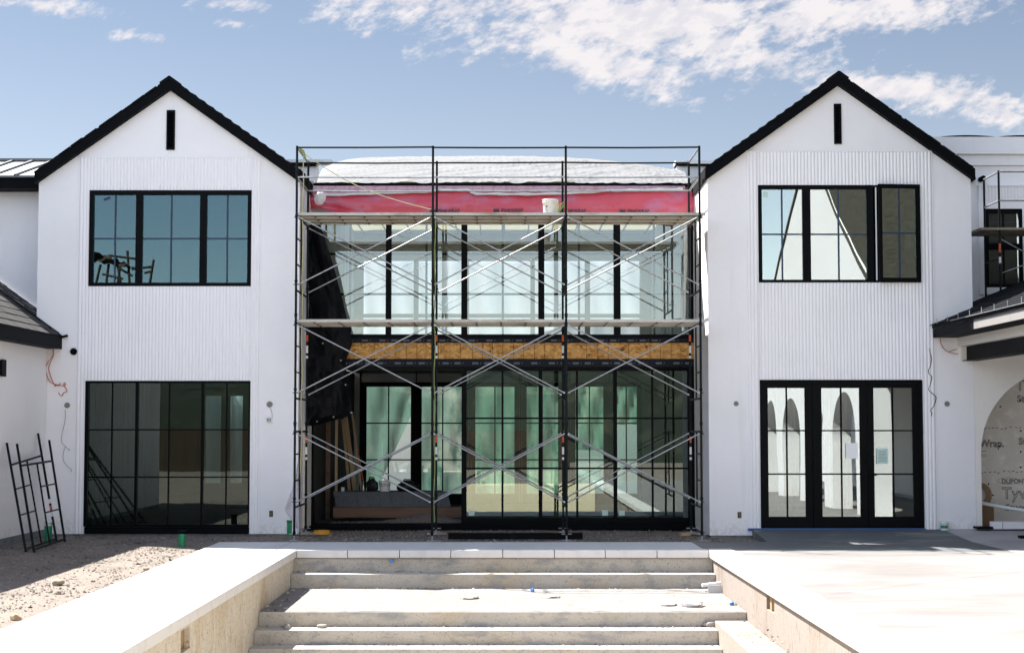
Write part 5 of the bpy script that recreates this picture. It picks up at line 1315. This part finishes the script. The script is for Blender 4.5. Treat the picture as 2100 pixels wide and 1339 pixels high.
sk = nt.nodes.new('ShaderNodeTexSky'); sk.sky_type = 'NISHITA'; sk.sun_disc = False; sk.sun_elevation = math.asin(-D.z); sk.sun_rotation = math.atan2(-D.x, -D.y)
sk.altitude = 1400; sk.air_density = 1.0; sk.dust_density = .6; sk.ozone_density = 1.0
SKY = .12; bg.inputs['Strength'].default_value = SKY
def hsv(c, s, v):
    h = nt.nodes.new('ShaderNodeHueSaturation'); h.inputs['Saturation'].default_value = s; h.inputs['Value'].default_value = v; nt.links.new(c, h.inputs['Color']); return h.outputs[0]
base0 = hsv(sk.outputs[0], SAT, VAL)
tc = nt.nodes.new('ShaderNodeTexCoord'); sx = nt.nodes.new('ShaderNodeSeparateXYZ'); nt.links.new(tc.outputs['Generated'], sx.inputs[0])
base = None
mm = lambda op, a, b=None, c=None: math2(nt, op, a, b, c)
dim = nt.nodes.new('ShaderNodeMix'); dim.data_type = 'RGBA'; dim.blend_type = 'MULTIPLY'; dim.inputs['Factor'].default_value = 1
sk_ = [i for i in dim.inputs if i.type == 'RGBA']; nt.links.new(base0, sk_[0])
fcol = mixc(nt, ramp(nt, sx.outputs[1], -.2, .4), BACK, mixc(nt, ramp(nt, sx.outputs[2], .17, .30), tuple(a*b for a, b in zip(FRONT, LOWK)), FRONT)); nt.links.new(fcol, sk_[1])
base = [o for o in dim.outputs if o.type == 'RGBA'][0]
ysafe = mm('MAXIMUM', sx.outputs[1], .02)
ca = mm('DIVIDE', sx.outputs[0], ysafe); ce = mm('DIVIDE', sx.outputs[2], ysafe)
def pxe(px, py):
    r = ray(px, py); return r[0]/r[1], r[2]/r[1]
cv = nt.nodes.new('ShaderNodeCombineXYZ'); nt.links.new(mm('ADD', mm('MULTIPLY', ca, 30), mm('MULTIPLY', ce, -22)), cv.inputs[0]); nt.links.new(mm('MULTIPLY', ce, 42), cv.inputs[1])
def cn(scale, detail, rough, off=0, dist=0):
    n = nt.nodes.new('ShaderNodeTexNoise'); n.inputs['Scale'].default_value = scale; n.inputs['Detail'].default_value = detail; n.inputs['Roughness'].default_value = rough; n.inputs['Distortion'].default_value = dist
    mp = nt.nodes.new('ShaderNodeMapping'); mp.inputs['Location'].default_value = (off, off*.7, off*.3); nt.links.new(cv.outputs[0], mp.inputs['Vector']); nt.links.new(mp.outputs[0], n.inputs['Vector']); return n.outputs['Fac']
dens = None
for (px, py, rx, ry, tilt, wgt) in ((1330,45,490,105,-.02,1.15),(1720,20,360,62,-.06,1.0),(1250,130,270,62,.30,.85),(880,20,250,60,.1,.75),(1880,190,320,46,.14,1.0),(1560,125,260,50,.1,.7),(90,12,130,26,.1,.6),(480,10,90,22,0,.5),(285,74,60,14,.1,.5),(470,48,40,12,.1,.5),(2060,235,140,40,.2,.6)):
    a0, e0 = pxe(px, py); dx = mm('SUBTRACT', ca, a0); dy = mm('SUBTRACT', ce, e0)
    c_, s_ = math.cos(tilt), math.sin(tilt)
    ux = mm('SUBTRACT', mm('MULTIPLY', dx, c_*F/rx), mm('MULTIPLY', dy, s_*F/rx)); uy = mm('ADD', mm('MULTIPLY', dx, s_*F/ry), mm('MULTIPLY', dy, c_*F/ry))
    d2 = mm('ADD', mm('MULTIPLY', ux, ux), mm('MULTIPLY', uy, uy))
    g = mm('MULTIPLY', mm('SUBTRACT', 1.0, mm('SQRT', d2)), wgt); g = mm('MAXIMUM', g, -1.0)
    dens = g if dens is None else mm('MAXIMUM', dens, g)
n1 = cn(.95, 10, .58, 3.3, .12); n2 = cn(2.6, 8, .62, 8.1, .1); n3 = cn(6.5, 6, .6, 1.7)
den = mm('ADD', mm('MULTIPLY', dens, .80), mm('ADD', mm('MULTIPLY', mm('SUBTRACT', n1, .5), 1.7), mm('ADD', mm('MULTIPLY', mm('SUBTRACT', n2, .5), 1.5), mm('MULTIPLY', mm('SUBTRACT', n3, .5), .42))))
alpha = ramp(nt, den, CL0, CL1); alpha = mm('MULTIPLY', alpha, ramp(nt, sx.outputs[1], .02, .1))
shade = ramp(nt, mm('SUBTRACT', cn(.95, 9, .60, 3.55, .3), n1), -.08, .08)
cc = mixc(nt, shade, tuple(x*CB for x in (1.0,.95,.955)), tuple(x*CB for x in (.86,.835,.88)))
nt.links.new(mixc(nt, mm('MULTIPLY', alpha, .93), base, cc), bg.inputs['Color'])
# ------------------------------------------------------------------ render settings
scn.render.engine = 'CYCLES'; scn.cycles.use_denoising = True
try: scn.cycles.denoiser = 'OPENIMAGEDENOISE'
except Exception: pass
scn.cycles.max_bounces = 8; scn.cycles.transparent_max_bounces = 16; scn.cycles.sample_clamp_indirect = 6; scn.cycles.caustics_reflective = False; scn.cycles.caustics_refractive = False
scn.view_settings.view_transform = 'Standard'; scn.view_settings.look = 'None'; scn.view_settings.exposure = EXPO; scn.view_settings.gamma = 1.0
